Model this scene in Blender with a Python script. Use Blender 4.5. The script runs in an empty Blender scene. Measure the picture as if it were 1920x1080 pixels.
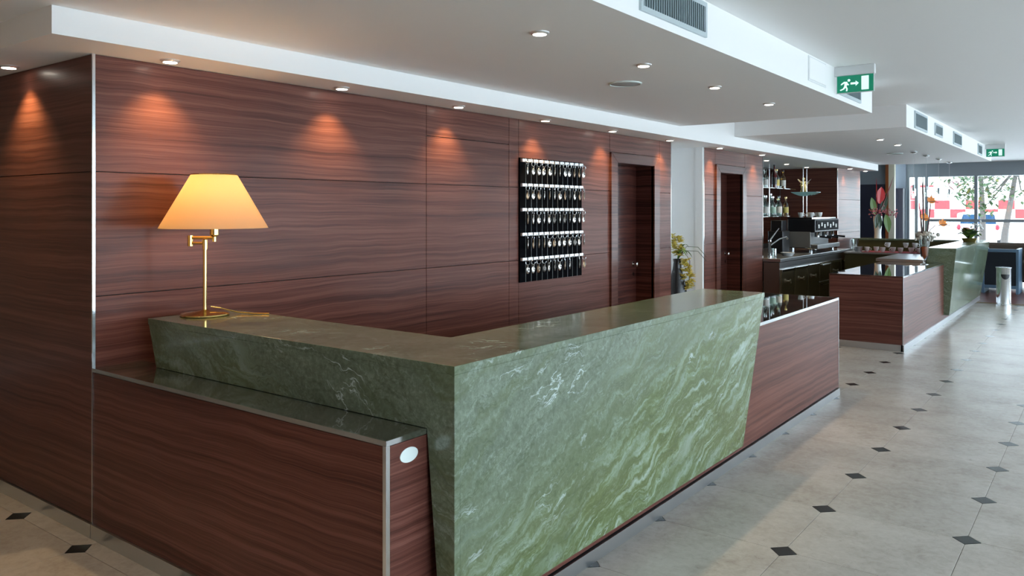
import bpy, bmesh, math, random
from mathutils import Vector, Matrix
random.seed(7)
S = bpy.context.scene
COL = S.collection

# ------------------------------------------------------------------ camera, world, exposure
EYE = 1.62
cam_d = bpy.data.cameras.new('camera')
cam_d.lens = 27.96; cam_d.sensor_width = 36.0; cam_d.sensor_fit = 'HORIZONTAL'
cam_d.shift_y = -(540 - 393) / 1920.0
cam_d.clip_end = 300
cam = bpy.data.objects.new('camera', cam_d); COL.objects.link(cam)
cam.location = (0, 0, EYE)
cam.rotation_euler = (math.radians(90), 0, math.radians(36.984))
S.camera = cam

SKY = 5.3
world = bpy.data.worlds.new('overcast_sky'); S.world = world
world.use_nodes = True
wb = world.node_tree.nodes['Background']
wb.inputs['Color'].default_value = (0.75, 0.87, 1.0, 1)
wb.inputs['Strength'].default_value = SKY

vs = S.view_settings
vs.view_transform = 'Standard'; vs.look = 'None'; vs.gamma = 1.0
vs.use_curve_mapping = False
vs.exposure = 0.85
S.cycles.max_bounces = 10
S.cycles.diffuse_bounces = 5
S.cycles.glossy_bounces = 5
S.cycles.transmission_bounces = 6
S.cycles.transparent_max_bounces = 12
S.cycles.caustics_reflective = False
S.cycles.caustics_refractive = False
S.cycles.sample_clamp_indirect = 6.0

def portal(loc, rot, sx, sy):
    d = bpy.data.lights.new('window_portal', 'AREA'); d.shape = 'RECTANGLE'
    d.size = sx; d.size_y = sy; d.energy = 1.0
    d.cycles.is_portal = True
    o = bpy.data.objects.new('window_portal', d); COL.objects.link(o)
    o.location = loc; o.rotation_euler = rot
# daylight enters through the glazed right-hand front and the far glazed end (sampling portals only, they emit nothing)
XR = 3.6
YF = 22.0
portal((XR + 0.06, 10.2, 1.32), (0, math.radians(90), 0), 2.6, 23.4)
portal((0.0, YF + 0.1, 1.25), (math.radians(-90), 0, 0), 7.2, 2.45)

# ------------------------------------------------------------------ materials
MATS = {}
def newmat(name):
    m = bpy.data.materials.new(name); m.use_nodes = True
    nt = m.node_tree
    b = nt.nodes['Principled BSDF']
    MATS[name] = m
    return m, nt, b
def P(name, col, rough=0.5, metal=0.0, coat=0.0, spec=0.5, trans=0.0, ior=1.45, emit=None, estr=0.0, coat_rough=0.05, alpha=1.0):
    m, nt, b = newmat(name)
    b.inputs['Base Color'].default_value = (*col, 1)
    b.inputs['Roughness'].default_value = rough
    b.inputs['Metallic'].default_value = metal
    b.inputs['Coat Weight'].default_value = coat
    b.inputs['Coat Roughness'].default_value = coat_rough
    b.inputs['Specular IOR Level'].default_value = spec
    b.inputs['Transmission Weight'].default_value = trans
    b.inputs['IOR'].default_value = ior
    b.inputs['Alpha'].default_value = alpha
    if emit:
        b.inputs['Emission Color'].default_value = (*emit, 1)
        b.inputs['Emission Strength'].default_value = estr
    return m
def N(nt, t, **kw):
    n = nt.nodes.new(t)
    for k, v in kw.items():
        if k in ('inputs',):
            for kk, vv in v.items(): n.inputs[kk].default_value = vv
        else: setattr(n, k, v)
    return n
def ramp(nt, stops, interp='LINEAR'):
    r = nt.nodes.new('ShaderNodeValToRGB'); cr = r.color_ramp; cr.interpolation = interp
    cr.elements[0].position = stops[0][0]; cr.elements[0].color = (*stops[0][1], 1)
    cr.elements[1].position = stops[1][0]; cr.elements[1].color = (*stops[1][1], 1)
    for p, c in stops[2:]:
        e = cr.elements.new(p); e.color = (*c, 1)
    return r
def L(nt, a, b): nt.links.new(a, b)
def mathn(nt, op, a, b=None, c=None):
    n = nt.nodes.new('ShaderNodeMath'); n.operation = op
    for i, v in enumerate((a, b, c)):
        if v is None: continue
        if isinstance(v, (int, float)): n.inputs[i].default_value = v
        else: nt.links.new(v, n.inputs[i])
    return n.outputs[0]
def mix(nt, fac, a, b, blend='MIX'):
    n = nt.nodes.new('ShaderNodeMix'); n.data_type = 'RGBA'; n.blend_type = blend
    for sock, v in ((n.inputs[0], fac), (n.inputs[6], a), (n.inputs[7], b)):
        if isinstance(v, (int, float)): sock.default_value = v
        elif isinstance(v, tuple): sock.default_value = (*v, 1)
        else: nt.links.new(v, sock)
    return n.outputs[2]

def wood(name, cols, rough=0.36, coat=0.07, zs=40.0, spec=0.16, coat_rough=0.14):
    """striped rosewood veneer, grain lying level in any vertical face"""
    m, nt, b = newmat(name)
    g = N(nt, 'ShaderNodeNewGeometry')
    sx = N(nt, 'ShaderNodeSeparateXYZ'); L(nt, g.outputs['Position'], sx.inputs[0])
    wob = N(nt, 'ShaderNodeTexNoise', inputs={'Scale': 1.0, 'Detail': 3.0, 'Roughness': 0.55})
    mp0 = N(nt, 'ShaderNodeMapping'); mp0.inputs['Scale'].default_value = (1.6, 1.6, 1.1)
    L(nt, g.outputs['Position'], mp0.inputs[0]); L(nt, mp0.outputs[0], wob.inputs['Vector'])
    zz = mathn(nt, 'ADD', sx.outputs[2], mathn(nt, 'MULTIPLY', mathn(nt, 'SUBTRACT', wob.outputs['Fac'], 0.5), 0.055))
    cm = N(nt, 'ShaderNodeCombineXYZ'); L(nt, sx.outputs[0], cm.inputs[0]); L(nt, sx.outputs[1], cm.inputs[1]); L(nt, zz, cm.inputs[2])
    mp = N(nt, 'ShaderNodeMapping'); mp.inputs['Scale'].default_value = (0.42, 0.42, zs)
    L(nt, cm.outputs[0], mp.inputs[0])
    n1 = N(nt, 'ShaderNodeTexNoise', inputs={'Scale': 1.0, 'Detail': 4.0, 'Roughness': 0.62})
    L(nt, mp.outputs[0], n1.inputs['Vector'])
    mp2 = N(nt, 'ShaderNodeMapping'); mp2.inputs['Scale'].default_value = (2.2, 2.2, zs * 7)
    L(nt, cm.outputs[0], mp2.inputs[0])
    n2 = N(nt, 'ShaderNodeTexNoise', inputs={'Scale': 1.0, 'Detail': 2.0, 'Roughness': 0.5})
    L(nt, mp2.outputs[0], n2.inputs['Vector'])
    f = mathn(nt, 'ADD', mathn(nt, 'MULTIPLY', n1.outputs['Fac'], 0.66), mathn(nt, 'MULTIPLY', n2.outputs['Fac'], 0.34))
    r = ramp(nt, [(0.34, cols[0]), (0.44, cols[1]), (0.52, cols[2]), (0.60, cols[3])])
    L(nt, f, r.inputs[0]); L(nt, r.outputs[0], b.inputs['Base Color'])
    rr = mathn(nt, 'MULTIPLY_ADD', n2.outputs['Fac'], 0.10, rough - 0.05)
    L(nt, rr, b.inputs['Roughness'])
    b.inputs['Coat Weight'].default_value = coat; b.inputs['Coat Roughness'].default_value = coat_rough
    b.inputs['Specular IOR Level'].default_value = spec
    return m
WOOD = wood('rosewood_veneer', [(0.052, 0.018, 0.013), (0.096, 0.033, 0.024), (0.127, 0.046, 0.034), (0.168, 0.066, 0.050)])
WOODD = wood('dark_door_veneer', [(0.012, 0.004, 0.004), (0.035, 0.010, 0.008), (0.065, 0.019, 0.014), (0.09, 0.03, 0.022)], coat=0.4)
FRAMEW = wood('door_frame_veneer', [(0.035, 0.012, 0.010), (0.075, 0.026, 0.019), (0.10, 0.036, 0.026), (0.13, 0.05, 0.036)], coat=0.3)

def marble(name):
    m, nt, b = newmat(name)
    g = N(nt, 'ShaderNodeNewGeometry')
    sx = N(nt, 'ShaderNodeSeparateXYZ'); L(nt, g.outputs['Position'], sx.inputs[0])
    q = mathn(nt, 'SUBTRACT', sx.outputs[1], sx.outputs[0])     # runs on round the corner
    dep = mathn(nt, 'ADD', sx.outputs[1], sx.outputs[0])
    a = math.radians(20)
    al = mathn(nt, 'ADD', mathn(nt, 'MULTIPLY', q, math.cos(a)), mathn(nt, 'MULTIPLY', sx.outputs[2], math.sin(a)))
    ac = mathn(nt, 'SUBTRACT', mathn(nt, 'MULTIPLY', sx.outputs[2], math.cos(a)), mathn(nt, 'MULTIPLY', q, math.sin(a)))
    wp = N(nt, 'ShaderNodeTexNoise', inputs={'Scale': 2.3, 'Detail': 5.0, 'Roughness': 0.6})
    L(nt, g.outputs['Position'], wp.inputs['Vector'])
    acw = mathn(nt, 'ADD', ac, mathn(nt, 'MULTIPLY', mathn(nt, 'SUBTRACT', wp.outputs['Fac'], 0.5), 0.30))
    def field(sa, sc, detail, rgh, off):
        c = N(nt, 'ShaderNodeCombineXYZ')
        L(nt, mathn(nt, 'MULTIPLY_ADD', al, sa, off), c.inputs[0])
        L(nt, mathn(nt, 'MULTIPLY', acw, sc), c.inputs[1])
        L(nt, mathn(nt, 'MULTIPLY', dep, sa), c.inputs[2])
        n = N(nt, 'ShaderNodeTexNoise', inputs={'Scale': 1.0, 'Detail': detail, 'Roughness': rgh, 'Distortion': 0.4})
        L(nt, c.outputs[0], n.inputs['Vector']); return n.outputs['Fac']
    broad = field(0.7, 5.0, 4.0, 0.55, 3.1)
    mid = field(1.6, 15.0, 5.0, 0.64, 9.0)
    fine = field(4.0, 48.0, 4.0, 0.62, 21.0)
    gran = N(nt, 'ShaderNodeTexNoise', inputs={'Scale': 46.0, 'Detail': 6.0, 'Roughness': 0.72, 'Distortion': 0.5})
    L(nt, g.outputs['Position'], gran.inputs['Vector'])
    # the slab changes from grey and granular to olive and streaked below a slanting line
    band = N(nt, 'ShaderNodeMapRange'); band.inputs[1].default_value = -0.82; band.inputs[2].default_value = -1.32; band.clamp = True
    L(nt, mathn(nt, 'ADD', ac, mathn(nt, 'MULTIPLY', mathn(nt, 'SUBTRACT', broad, 0.5), 1.1)), band.inputs[0])
    bnd2 = N(nt, 'ShaderNodeMapRange'); bnd2.inputs[1].default_value = -3.9; bnd2.inputs[2].default_value = -3.3; bnd2.clamp = True
    L(nt, ac, bnd2.inputs[0])
    bandf = mathn(nt, 'MULTIPLY', band.outputs[0], mathn(nt, 'MULTIPLY_ADD', bnd2.outputs[0], 0.75, 0.25))
    base = ramp(nt, [(0.30, (0.072, 0.098, 0.060)), (0.5, (0.145, 0.182, 0.128)), (0.70, (0.25, 0.31, 0.235))])
    L(nt, mathn(nt, 'ADD', mathn(nt, 'MULTIPLY', mid, 0.40), mathn(nt, 'MULTIPLY', gran.outputs['Fac'], 0.60)), base.inputs[0])
    strk = ramp(nt, [(0.36, (0.34, 0.43, 0.36)), (0.43, (0.21, 0.27, 0.17)), (0.485, (0.092, 0.122, 0.040)), (0.53, (0.135, 0.178, 0.080)), (0.575, (0.22, 0.29, 0.19)), (0.64, (0.38, 0.47, 0.40))])
    L(nt, mathn(nt, 'ADD', mathn(nt, 'MULTIPLY', mid, 0.58), mathn(nt, 'ADD', mathn(nt, 'MULTIPLY', broad, 0.34), mathn(nt, 'MULTIPLY', gran.outputs['Fac'], 0.10))), strk.inputs[0])
    c1 = mix(nt, bandf, base.outputs[0], strk.outputs[0])
    # some olive cloud in the grey part as well
    cl = ramp(nt, [(0.50, (0, 0, 0)), (0.62, (1, 1, 1))]); L(nt, broad, cl.inputs[0])
    c1 = mix(nt, mathn(nt, 'MULTIPLY', cl.outputs[0], 0.55), c1, (0.105, 0.138, 0.060))
    # fine light streaks
    lt = ramp(nt, [(0.56, (0, 0, 0)), (0.70, (1, 1, 1))])
    L(nt, mathn(nt, 'ADD', mathn(nt, 'MULTIPLY', fine, 0.62), mathn(nt, 'MULTIPLY', gran.outputs['Fac'], 0.40)), lt.inputs[0])
    c2 = mix(nt, mathn(nt, 'MULTIPLY', lt.outputs[0], 0.45), c1, (0.34, 0.42, 0.37))
    # thin dark and white veins
    vn = mathn(nt, 'ABSOLUTE', mathn(nt, 'SUBTRACT', field(0.9, 7.0, 5.0, 0.62, 33.0), 0.5))
    vr = ramp(nt, [(0.0, (1, 1, 1)), (0.012, (0, 0, 0))]); L(nt, vn, vr.inputs[0])
    c3 = mix(nt, mathn(nt, 'MULTIPLY', vr.outputs[0], 0.45), c2, (0.05, 0.072, 0.03))
    wn = mathn(nt, 'ABSOLUTE', mathn(nt, 'SUBTRACT', field(1.1, 6.0, 5.0, 0.62, 51.0), 0.53))
    wr = ramp(nt, [(0.0, (1, 1, 1)), (0.012, (0, 0, 0))]); L(nt, wn, wr.inputs[0])
    gate = ramp(nt, [(0.56, (0, 0, 0)), (0.66, (1, 1, 1))])
    gn = N(nt, 'ShaderNodeTexNoise', inputs={'Scale': 2.6, 'Detail': 2.0}); L(nt, g.outputs['Position'], gn.inputs['Vector'])
    L(nt, gn.outputs['Fac'], gate.inputs[0])
    c4 = mix(nt, mathn(nt, 'MULTIPLY', mathn(nt, 'MULTIPLY', wr.outputs[0], gate.outputs[0]), 0.85), c3, (0.58, 0.68, 0.66))
    L(nt, c4, b.inputs['Base Color'])
    b.inputs['Roughness'].default_value = 0.16
    b.inputs['Coat Weight'].default_value = 0.25; b.inputs['Coat Roughness'].default_value = 0.05
    return m
MARBLE = marble('green_veined_marble')

def tilemat(name):
    m, nt, b = newmat(name)
    g = N(nt, 'ShaderNodeNewGeometry'); oi = N(nt, 'ShaderNodeObjectInfo')
    n1 = N(nt, 'ShaderNodeTexNoise', inputs={'Scale': 2.6, 'Detail': 6.0, 'Roughness': 0.65})
    n2 = N(nt, 'ShaderNodeTexNoise', inputs={'Scale': 24.0, 'Detail': 5.0, 'Roughness': 0.7, 'Distortion': 0.6})
    L(nt, g.outputs['Position'], n1.inputs['Vector']); L(nt, g.outputs['Position'], n2.inputs['Vector'])
    f = mathn(nt, 'ADD', mathn(nt, 'MULTIPLY', n1.outputs['Fac'], 0.6), mathn(nt, 'MULTIPLY', n2.outputs['Fac'], 0.4))
    r = ramp(nt, [(0.32, (0.36, 0.315, 0.27)), (0.50, (0.475, 0.43, 0.38)), (0.68, (0.56, 0.52, 0.47))])
    L(nt, f, r.inputs[0])
    v = N(nt, 'ShaderNodeTexVoronoi', inputs={'Scale': 5.0}); L(nt, g.outputs['Position'], v.inputs['Vector'])
    vr = ramp(nt, [(0.0, (1, 1, 1)), (0.055, (0, 0, 0))])
    L(nt, mathn(nt, 'ADD', v.outputs['Distance'], mathn(nt, 'MULTIPLY', mathn(nt, 'SUBTRACT', n2.outputs['Fac'], 0.5), 0.12)), vr.inputs[0])
    c = mix(nt, mathn(nt, 'MULTIPLY', vr.outputs[0], 0.45), r.outputs[0], (0.60, 0.57, 0.52))
    pit = ramp(nt, [(0.28, (1, 1, 1)), (0.34, (0, 0, 0))]); L(nt, n2.outputs['Fac'], pit.inputs[0])
    c = mix(nt, mathn(nt, 'MULTIPLY', pit.outputs[0], 0.3), c, (0.20, 0.16, 0.12))
    k = mathn(nt, 'MULTIPLY_ADD', oi.outputs['Random'], 0.10, 0.95)
    hs = N(nt, 'ShaderNodeHueSaturation'); L(nt, c, hs.inputs['Color']); L(nt, k, hs.inputs['Value'])
    L(nt, hs.outputs[0], b.inputs['Base Color'])
    b.inputs['Roughness'].default_value = 0.27; b.inputs['Specular IOR Level'].default_value = 0.07
    return m
TILE = tilemat('beige_limestone')
INSET = P('black_inset_stone', (0.012, 0.016, 0.016), 0.25)
GROUT = P('grout', (0.20, 0.17, 0.14), 0.8)
def paint(name, col, rough=0.55):
    m, nt, b = newmat(name)
    n = N(nt, 'ShaderNodeTexNoise', inputs={'Scale': 60.0, 'Detail': 3.0})
    bp = N(nt, 'ShaderNodeBump', inputs={'Strength': 0.03, 'Distance': 0.01}); L(nt, n.outputs['Fac'], bp.inputs['Height'])
    L(nt, bp.outputs[0], b.inputs['Normal'])
    b.inputs['Base Color'].default_value = (*col, 1); b.inputs['Roughness'].default_value = rough
    b.inputs['Specular IOR Level'].default_value = 0.3
    return m
WHITE = paint('white_ceiling_paint', (0.88, 0.88, 0.88))
WALLW = paint('white_wall_paint', (0.90, 0.90, 0.90))
GREYW = paint('warm_grey_wall_paint', (0.60, 0.48, 0.34))
CHROME = P('polished_steel', (0.70, 0.72, 0.74), 0.12, 1.0)
STEEL = P('brushed_steel', (0.50, 0.51, 0.52), 0.28, 1.0)
PLINTH = P('satin_steel_plinth', (0.66, 0.68, 0.70), 0.28, 1.0)
BRASS = P('polished_brass', (0.83, 0.60, 0.22), 0.14, 1.0)
LEDGE = P('dark_mirror_glass', (0.040, 0.048, 0.044), 0.03, 0.0, coat=1.0, spec=1.0, coat_rough=0.02)
BLACK = P('black_felt', (0.003, 0.003, 0.004), 0.9, spec=0.05)
DARK = P('dark_void_paint', (0.012, 0.010, 0.010), 0.6)
NAVY = P('navy_laminate', (0.030, 0.032, 0.055), 0.35)
ALU = P('grey_aluminium', (0.36, 0.42, 0.46), 0.4, 0.6)
VENTD = P('painted_vent_shade', (0.03, 0.045, 0.05), 0.6)
VENTS = P('vent_blade_metal', (0.33, 0.42, 0.45), 0.4, 0.3)
VENTF = P('vent_frame_metal', (0.52, 0.60, 0.63), 0.4, 0.2)
GREEN = P('exit_sign_green', (0.0, 0.19, 0.10), 0.35, emit=(0.0, 0.22, 0.12), estr=0.25)
SIGNW = P('exit_sign_white', (0.75, 0.9, 0.85), 0.4, emit=(0.75, 1.0, 0.9), estr=0.35)
SIGNF = P('sign_housing', (0.72, 0.74, 0.75), 0.4)
WHITEPL = P('white_plastic', (0.72, 0.80, 0.78), 0.35)
LAMPE = P('downlight_glow', (1, 1, 1), 0.5, emit=(1.0, 0.90, 0.76), estr=14.0)
SPKR = P('speaker_mesh', (0.42, 0.44, 0.46), 0.6)
RUBBER = P('black_plastic', (0.010, 0.010, 0.012), 0.35)
CERAM = P('white_porcelain', (0.80, 0.80, 0.78), 0.18, coat=0.4)
VASEB = P('black_ceramic', (0.016, 0.016, 0.018), 0.25)
REDP = P('red_petal', (0.62, 0.015, 0.02), 0.3)
PINKP = P('pink_blossom', (0.50, 0.16, 0.19), 0.5)
ORANP = P('orange_petal', (0.85, 0.25, 0.02), 0.4)
YELP = P('yellow_orchid_petal', (0.62, 0.52, 0.12), 0.5)
LEAF = P('dark_leaf', (0.030, 0.062, 0.028), 0.35)
LEAF2 = P('fresh_leaf', (0.10, 0.19, 0.03), 0.4)
STEMB = P('brown_stem', (0.09, 0.03, 0.03), 0.5)
SAND = P('orange_sand', (0.90, 0.22, 0.01), 0.6)
FLUFF = P('pale_moss', (0.55, 0.52, 0.46), 0.9)
REDCL = P('red_cloth', (0.40, 0.06, 0.08), 0.8)
GOLD = P('gilded_plaster', (0.80, 0.60, 0.25), 0.25, 0.6)
BROWNL = P('brown_leather', (0.10, 0.075, 0.055), 0.5)
BLACKF = P('black_fabric', (0.008, 0.012, 0.018), 0.8)
BLUEM = P('blue_grey_metal', (0.13, 0.22, 0.32), 0.4, 0.4)
REDFL = wood('red_lounge_boards', [(0.05, 0.015, 0.012), (0.09, 0.03, 0.025), (0.12, 0.04, 0.03), (0.15, 0.055, 0.04)], rough=0.3, coat=0.2)
CREAM = P('painted_reflection_cream', (0.88, 0.85, 0.68), 0.4)  # bright street reflection of a mirror strip, put into an even cream colour
COPPER = P('orange_timber_edge', (0.36, 0.11, 0.03), 0.45)
GALV = P('khaki_panel', (0.10, 0.085, 0.03), 0.3)
MIRROR = P('bar_mirror', (0.75, 0.75, 0.72), 0.03, 1.0)
HEARTP = P('pink_window_print', (0.9, 0.25, 0.35), 0.6)
def glassy(name, tint, refl=0.14, rough=0.02):
    """thin clear glass: lets light straight through and adds a mirror sheen"""
    m = bpy.data.materials.new(name); m.use_nodes = True; nt = m.node_tree
    nt.nodes.remove(nt.nodes['Principled BSDF']); out = nt.nodes['Material Output']
    t = N(nt, 'ShaderNodeBsdfTransparent'); t.inputs[0].default_value = (*tint, 1)
    gl = N(nt, 'ShaderNodeBsdfGlossy'); gl.inputs['Roughness'].default_value = rough; gl.inputs[0].default_value = (1, 1, 1, 1)
    fr = N(nt, 'ShaderNodeFresnel'); fr.inputs[0].default_value = 1.5
    mx = N(nt, 'ShaderNodeMixShader')
    L(nt, mathn(nt, 'ADD', mathn(nt, 'MULTIPLY', fr.outputs[0], 0.8), refl * 0.2), mx.inputs[0])
    L(nt, t.outputs[0], mx.inputs[1]); L(nt, gl.outputs[0], mx.inputs[2]); L(nt, mx.outputs[0], out.inputs[0])
    return m
PANE = glassy('clear_window_glass', (0.96, 0.985, 0.98))
SHELFG = glassy('green_shelf_glass', (0.62, 0.85, 0.80), 0.6)
VASEG = glassy('clear_vase_glass', (0.93, 0.96, 0.95), 0.5)
def bottle_glass(name, tint): return glassy(name, tint, 0.5)
BOT = [bottle_glass('clear_bottle_glass', (0.78, 0.86, 0.84)), bottle_glass('green_bottle_glass', (0.35, 0.62, 0.48)),
       P('dark_red_bottle_glass', (0.05, 0.006, 0.008), 0.08, coat=0.6), bottle_glass('amber_bottle_glass', (0.75, 0.55, 0.22))]
def shademat():
    m = bpy.data.materials.new('lamp_shade_fabric'); m.use_nodes = True; nt = m.node_tree
    nt.nodes.remove(nt.nodes['Principled BSDF']); out = nt.nodes['Material Output']
    d = N(nt, 'ShaderNodeBsdfDiffuse'); d.inputs[0].default_value = (0.85, 0.70, 0.52, 1)
    t = N(nt, 'ShaderNodeBsdfTranslucent'); t.inputs[0].default_value = (0.98, 0.76, 0.48, 1)
    mx = N(nt, 'ShaderNodeMixShader'); mx.inputs[0].default_value = 0.72
    L(nt, d.outputs[0], mx.inputs[1]); L(nt, t.outputs[0], mx.inputs[2]); L(nt, mx.outputs[0], out.inputs[0])
    return m
SHADE = shademat()
def sandmat():
    m = bpy.data.materials.new('backlit_orange_sand'); m.use_nodes = True; nt = m.node_tree
    nt.nodes.remove(nt.nodes['Principled BSDF']); out = nt.nodes['Material Output']
    d = N(nt, 'ShaderNodeBsdfDiffuse'); d.inputs[0].default_value = (0.95, 0.24, 0.01, 1)
    t = N(nt, 'ShaderNodeBsdfTranslucent'); t.inputs[0].default_value = (0.95, 0.24, 0.01, 1)
    mx = N(nt, 'ShaderNodeMixShader'); mx.inputs[0].default_value = 0.5
    L(nt, d.outputs[0], mx.inputs[1]); L(nt, t.outputs[0], mx.inputs[2]); L(nt, mx.outputs[0], out.inputs[0])
    return m
SAND = sandmat()

# ------------------------------------------------------------------ mesh helpers
class MB:
    def __init__(s): s.v = []; s.f = []
    def add(s, vs, fs):
        o = len(s.v); s.v += [tuple(x) for x in vs]; s.f += [tuple(i + o for i in f) for f in fs]; return s
    def box(s, x0, x1, y0, y1, z0, z1):
        return s.add([(x0,y0,z0),(x1,y0,z0),(x1,y1,z0),(x0,y1,z0),(x0,y0,z1),(x1,y0,z1),(x1,y1,z1),(x0,y1,z1)],
                     [(0,3,2,1),(4,5,6,7),(0,1,5,4),(1,2,6,5),(2,3,7,6),(3,0,4,7)])
    def prism(s, pts, axis, a, b):
        """polygon extruded along axis: 'x' pts=(y,z); 'y' pts=(x,z); 'z' pts=(x,y)"""
        def mk(p, c):
            return {'x': (c, p[0], p[1]), 'y': (p[0], c, p[1]), 'z': (p[0], p[1], c)}[axis]
        n = len(pts); vs = [mk(p, a) for p in pts] + [mk(p, b) for p in pts]
        fs = [tuple(range(n)), tuple(range(2*n-1, n-1, -1))] + [(i, i+n, (i+1) % n + n, (i+1) % n) for i in range(n)]
        return s.add(vs, fs)
    def lathe(s, prof, c=(0,0,0), n=24, cap=True):
        vs = []; fs = []; k = len(prof)
        for i in range(n):
            t = 2*math.pi*i/n
            for r, z in prof: vs.append((c[0]+r*math.cos(t), c[1]+r*math.sin(t), c[2]+z))
        for i in range(n):
            j = (i+1) % n
            for q in range(k-1): fs.append((i*k+q, j*k+q, j*k+q+1, i*k+q+1))
        if cap:
            if prof[0][0] > 1e-5: fs.append(tuple(i*k for i in range(n-1, -1, -1)))
            if prof[-1][0] > 1e-5: fs.append(tuple(i*k+k-1 for i in range(n)))
        return s.add(vs, fs)
    def tube(s, pts, r, n=8):
        pts = [Vector(p) for p in pts]; m = len(pts)
        rs = r if isinstance(r, (list, tuple)) else [r]*m
        vs = []; fs = []; ref = None
        for i, p in enumerate(pts):
            d = (pts[min(i+1, m-1)] - pts[max(i-1, 0)]).normalized()
            if ref is None:
                ref = Vector((0,0,1)) if abs(d.z) < 0.9 else Vector((1,0,0))
            u = d.cross(ref).normalized(); w = u.cross(d).normalized(); ref = w
            for k in range(n):
                t = 2*math.pi*k/n; vs.append(p + u*math.cos(t)*rs[i] + w*math.sin(t)*rs[i])
        for i in range(m-1):
            for k in range(n):
                j = (k+1) % n; fs.append((i*n+k, i*n+j, (i+1)*n+j, (i+1)*n+k))
        fs.append(tuple(range(n-1, -1, -1))); fs.append(tuple((m-1)*n+k for k in range(n)))
        return s.add(vs, fs)
    def ball(s, c, r, n=8, m=6, sc=(1,1,1)):
        prof = [(r*math.sin(math.pi*i/m), -r*math.cos(math.pi*i/m)) for i in range(m+1)]
        t = MB().lathe(prof, (0,0,0), n, False)
        return s.add([(c[0]+v[0]*sc[0], c[1]+v[1]*sc[1], c[2]+v[2]*sc[2]) for v in t.v], t.f)
    def torus(s, c, R, r, axis='x', n=14, m=6, sc=(1,1)):
        vs = []; fs = []
        for i in range(n):
            t = 2*math.pi*i/n
            for k in range(m):
                q = 2*math.pi*k/m
                a = (R + r*math.cos(q))*math.cos(t)*sc[0]; b = (R + r*math.cos(q))*math.sin(t)*sc[1]; h = r*math.sin(q)
                vs.append({'x': (c[0]+h, c[1]+a, c[2]+b), 'y': (c[0]+a, c[1]+h, c[2]+b), 'z': (c[0]+a, c[1]+b, c[2]+h)}[axis])
        for i in range(n):
            for k in range(m):
                fs.append((i*m+k, ((i+1) % n)*m+k, ((i+1) % n)*m+(k+1) % m, i*m+(k+1) % m))
        return s.add(vs, fs)
    def leaf(s, base, tip, width, curve=(0,0,0), n=7, fold=0.15, thick=0.002, up=(0,0,1)):
        """a curved pointed leaf blade with a raised midrib, two sided"""
        b = Vector(base); t = Vector(tip); c = Vector(curve); U = Vector(up)
        vs = []; fs = []
        for i in range(n+1):
            q = i/n; p = b.lerp(t, q) + c*(4*q*(1-q))
            d = (t - b).normalized(); sd = d.cross(U)
            if sd.length < 1e-3: sd = d.cross(Vector((1,0,0)))
            sd.normalize(); nn = sd.cross(d).normalized()
            w = width*0.5*(math.sin(math.pi*min(1, q*0.96+0.04))**0.8)
            for o, h in ((-w, fold*w), (0, 0), (w, fold*w), (w, fold*w+thick), (0, thick), (-w, fold*w+thick)):
                vs.append(p + sd*o + nn*h)
        for i in range(n):
            for k in range(6):
                j = (k+1) % 6; fs.append((i*6+k, i*6+j, (i+1)*6+j, (i+1)*6+k))
        return s.add(vs, fs)
    def build(s, name, mat, parent=None, smooth=False, bevel=0.0, kind=None, off=True, mesh=None):
        if mesh is None:
            me = bpy.data.meshes.new(name)
            o = Vector((0,0,0))
            if parent is not None and off: o = WLOC[parent.name]
            me.from_pydata([(v[0]-o[0], v[1]-o[1], v[2]-o[2]) for v in s.v], [], s.f)
            bm = bmesh.new(); bm.from_mesh(me); bmesh.ops.recalc_face_normals(bm, faces=bm.faces); bm.to_mesh(me); bm.free()
            if smooth:
                for p in me.polygons: p.use_smooth = True
            me.materials.append(mat)
        else: me = mesh
        ob = bpy.data.objects.new(name, me); COL.objects.link(ob)
        WLOC[ob.name] = Vector((0,0,0)) if parent is None else WLOC[parent.name].copy()
        if parent is not None: ob.parent = parent
        if smooth and mesh is None:
            try:
                me.set_sharp_from_angle(angle=math.radians(38))
            except Exception: pass
        if bevel:
            md = ob.modifiers.new('bevel', 'BEVEL'); md.width = bevel; md.segments = 2; md.limit_method = 'ANGLE'
        if kind: ob['kind'] = kind
        return ob
WLOC = {}
def tag(o, label, cat, group=None, kind=None):
    o['label'] = label; o['category'] = cat
    if group: o['group'] = group
    if kind: o['kind'] = kind
    return o
def thing(name, loc, label, cat, group=None):
    o = bpy.data.objects.new(name, None); COL.objects.link(o); o.location = loc
    o.empty_display_size = 0.05
    WLOC[o.name] = Vector(loc)
    return tag(o, label, cat, group)
def struct(o, label, cat):
    o['kind'] = 'structure'; o['label'] = label; o['category'] = cat; return o
def copy_tree(root, loc, label):
    r = root.copy(); COL.objects.link(r); r.location = loc; r['label'] = label; WLOC[r.name] = Vector(loc)
    for ch in root.children:
        c = ch.copy(); COL.objects.link(c); c.parent = r
        for g in ch.children:
            d = g.copy(); COL.objects.link(d); d.parent = c
    return r
def child(mesh, name, parent, loc):
    o = bpy.data.objects.new(name, mesh); COL.objects.link(o); o.parent = parent; o.location = Vector(loc) - WLOC[parent.name]; WLOC[o.name] = Vector(loc)
    return o
ORD = ['first', 'second', 'third', 'fourth', 'fifth', 'sixth', 'seventh', 'eighth', 'ninth', 'tenth', 'eleventh', 'twelfth']

# ------------------------------------------------------------------ projection used only to decide which floor pieces are in view
FPX = 27.96/36*1920; AZ = math.radians(36.984)
def px(x, y, z):
    dep = -x*math.sin(AZ) + y*math.cos(AZ)
    if dep < 0.2: return None
    return 960 + FPX*(x*math.cos(AZ) + y*math.sin(AZ))/dep, 393 - FPX*(z-EYE)/dep

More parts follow.
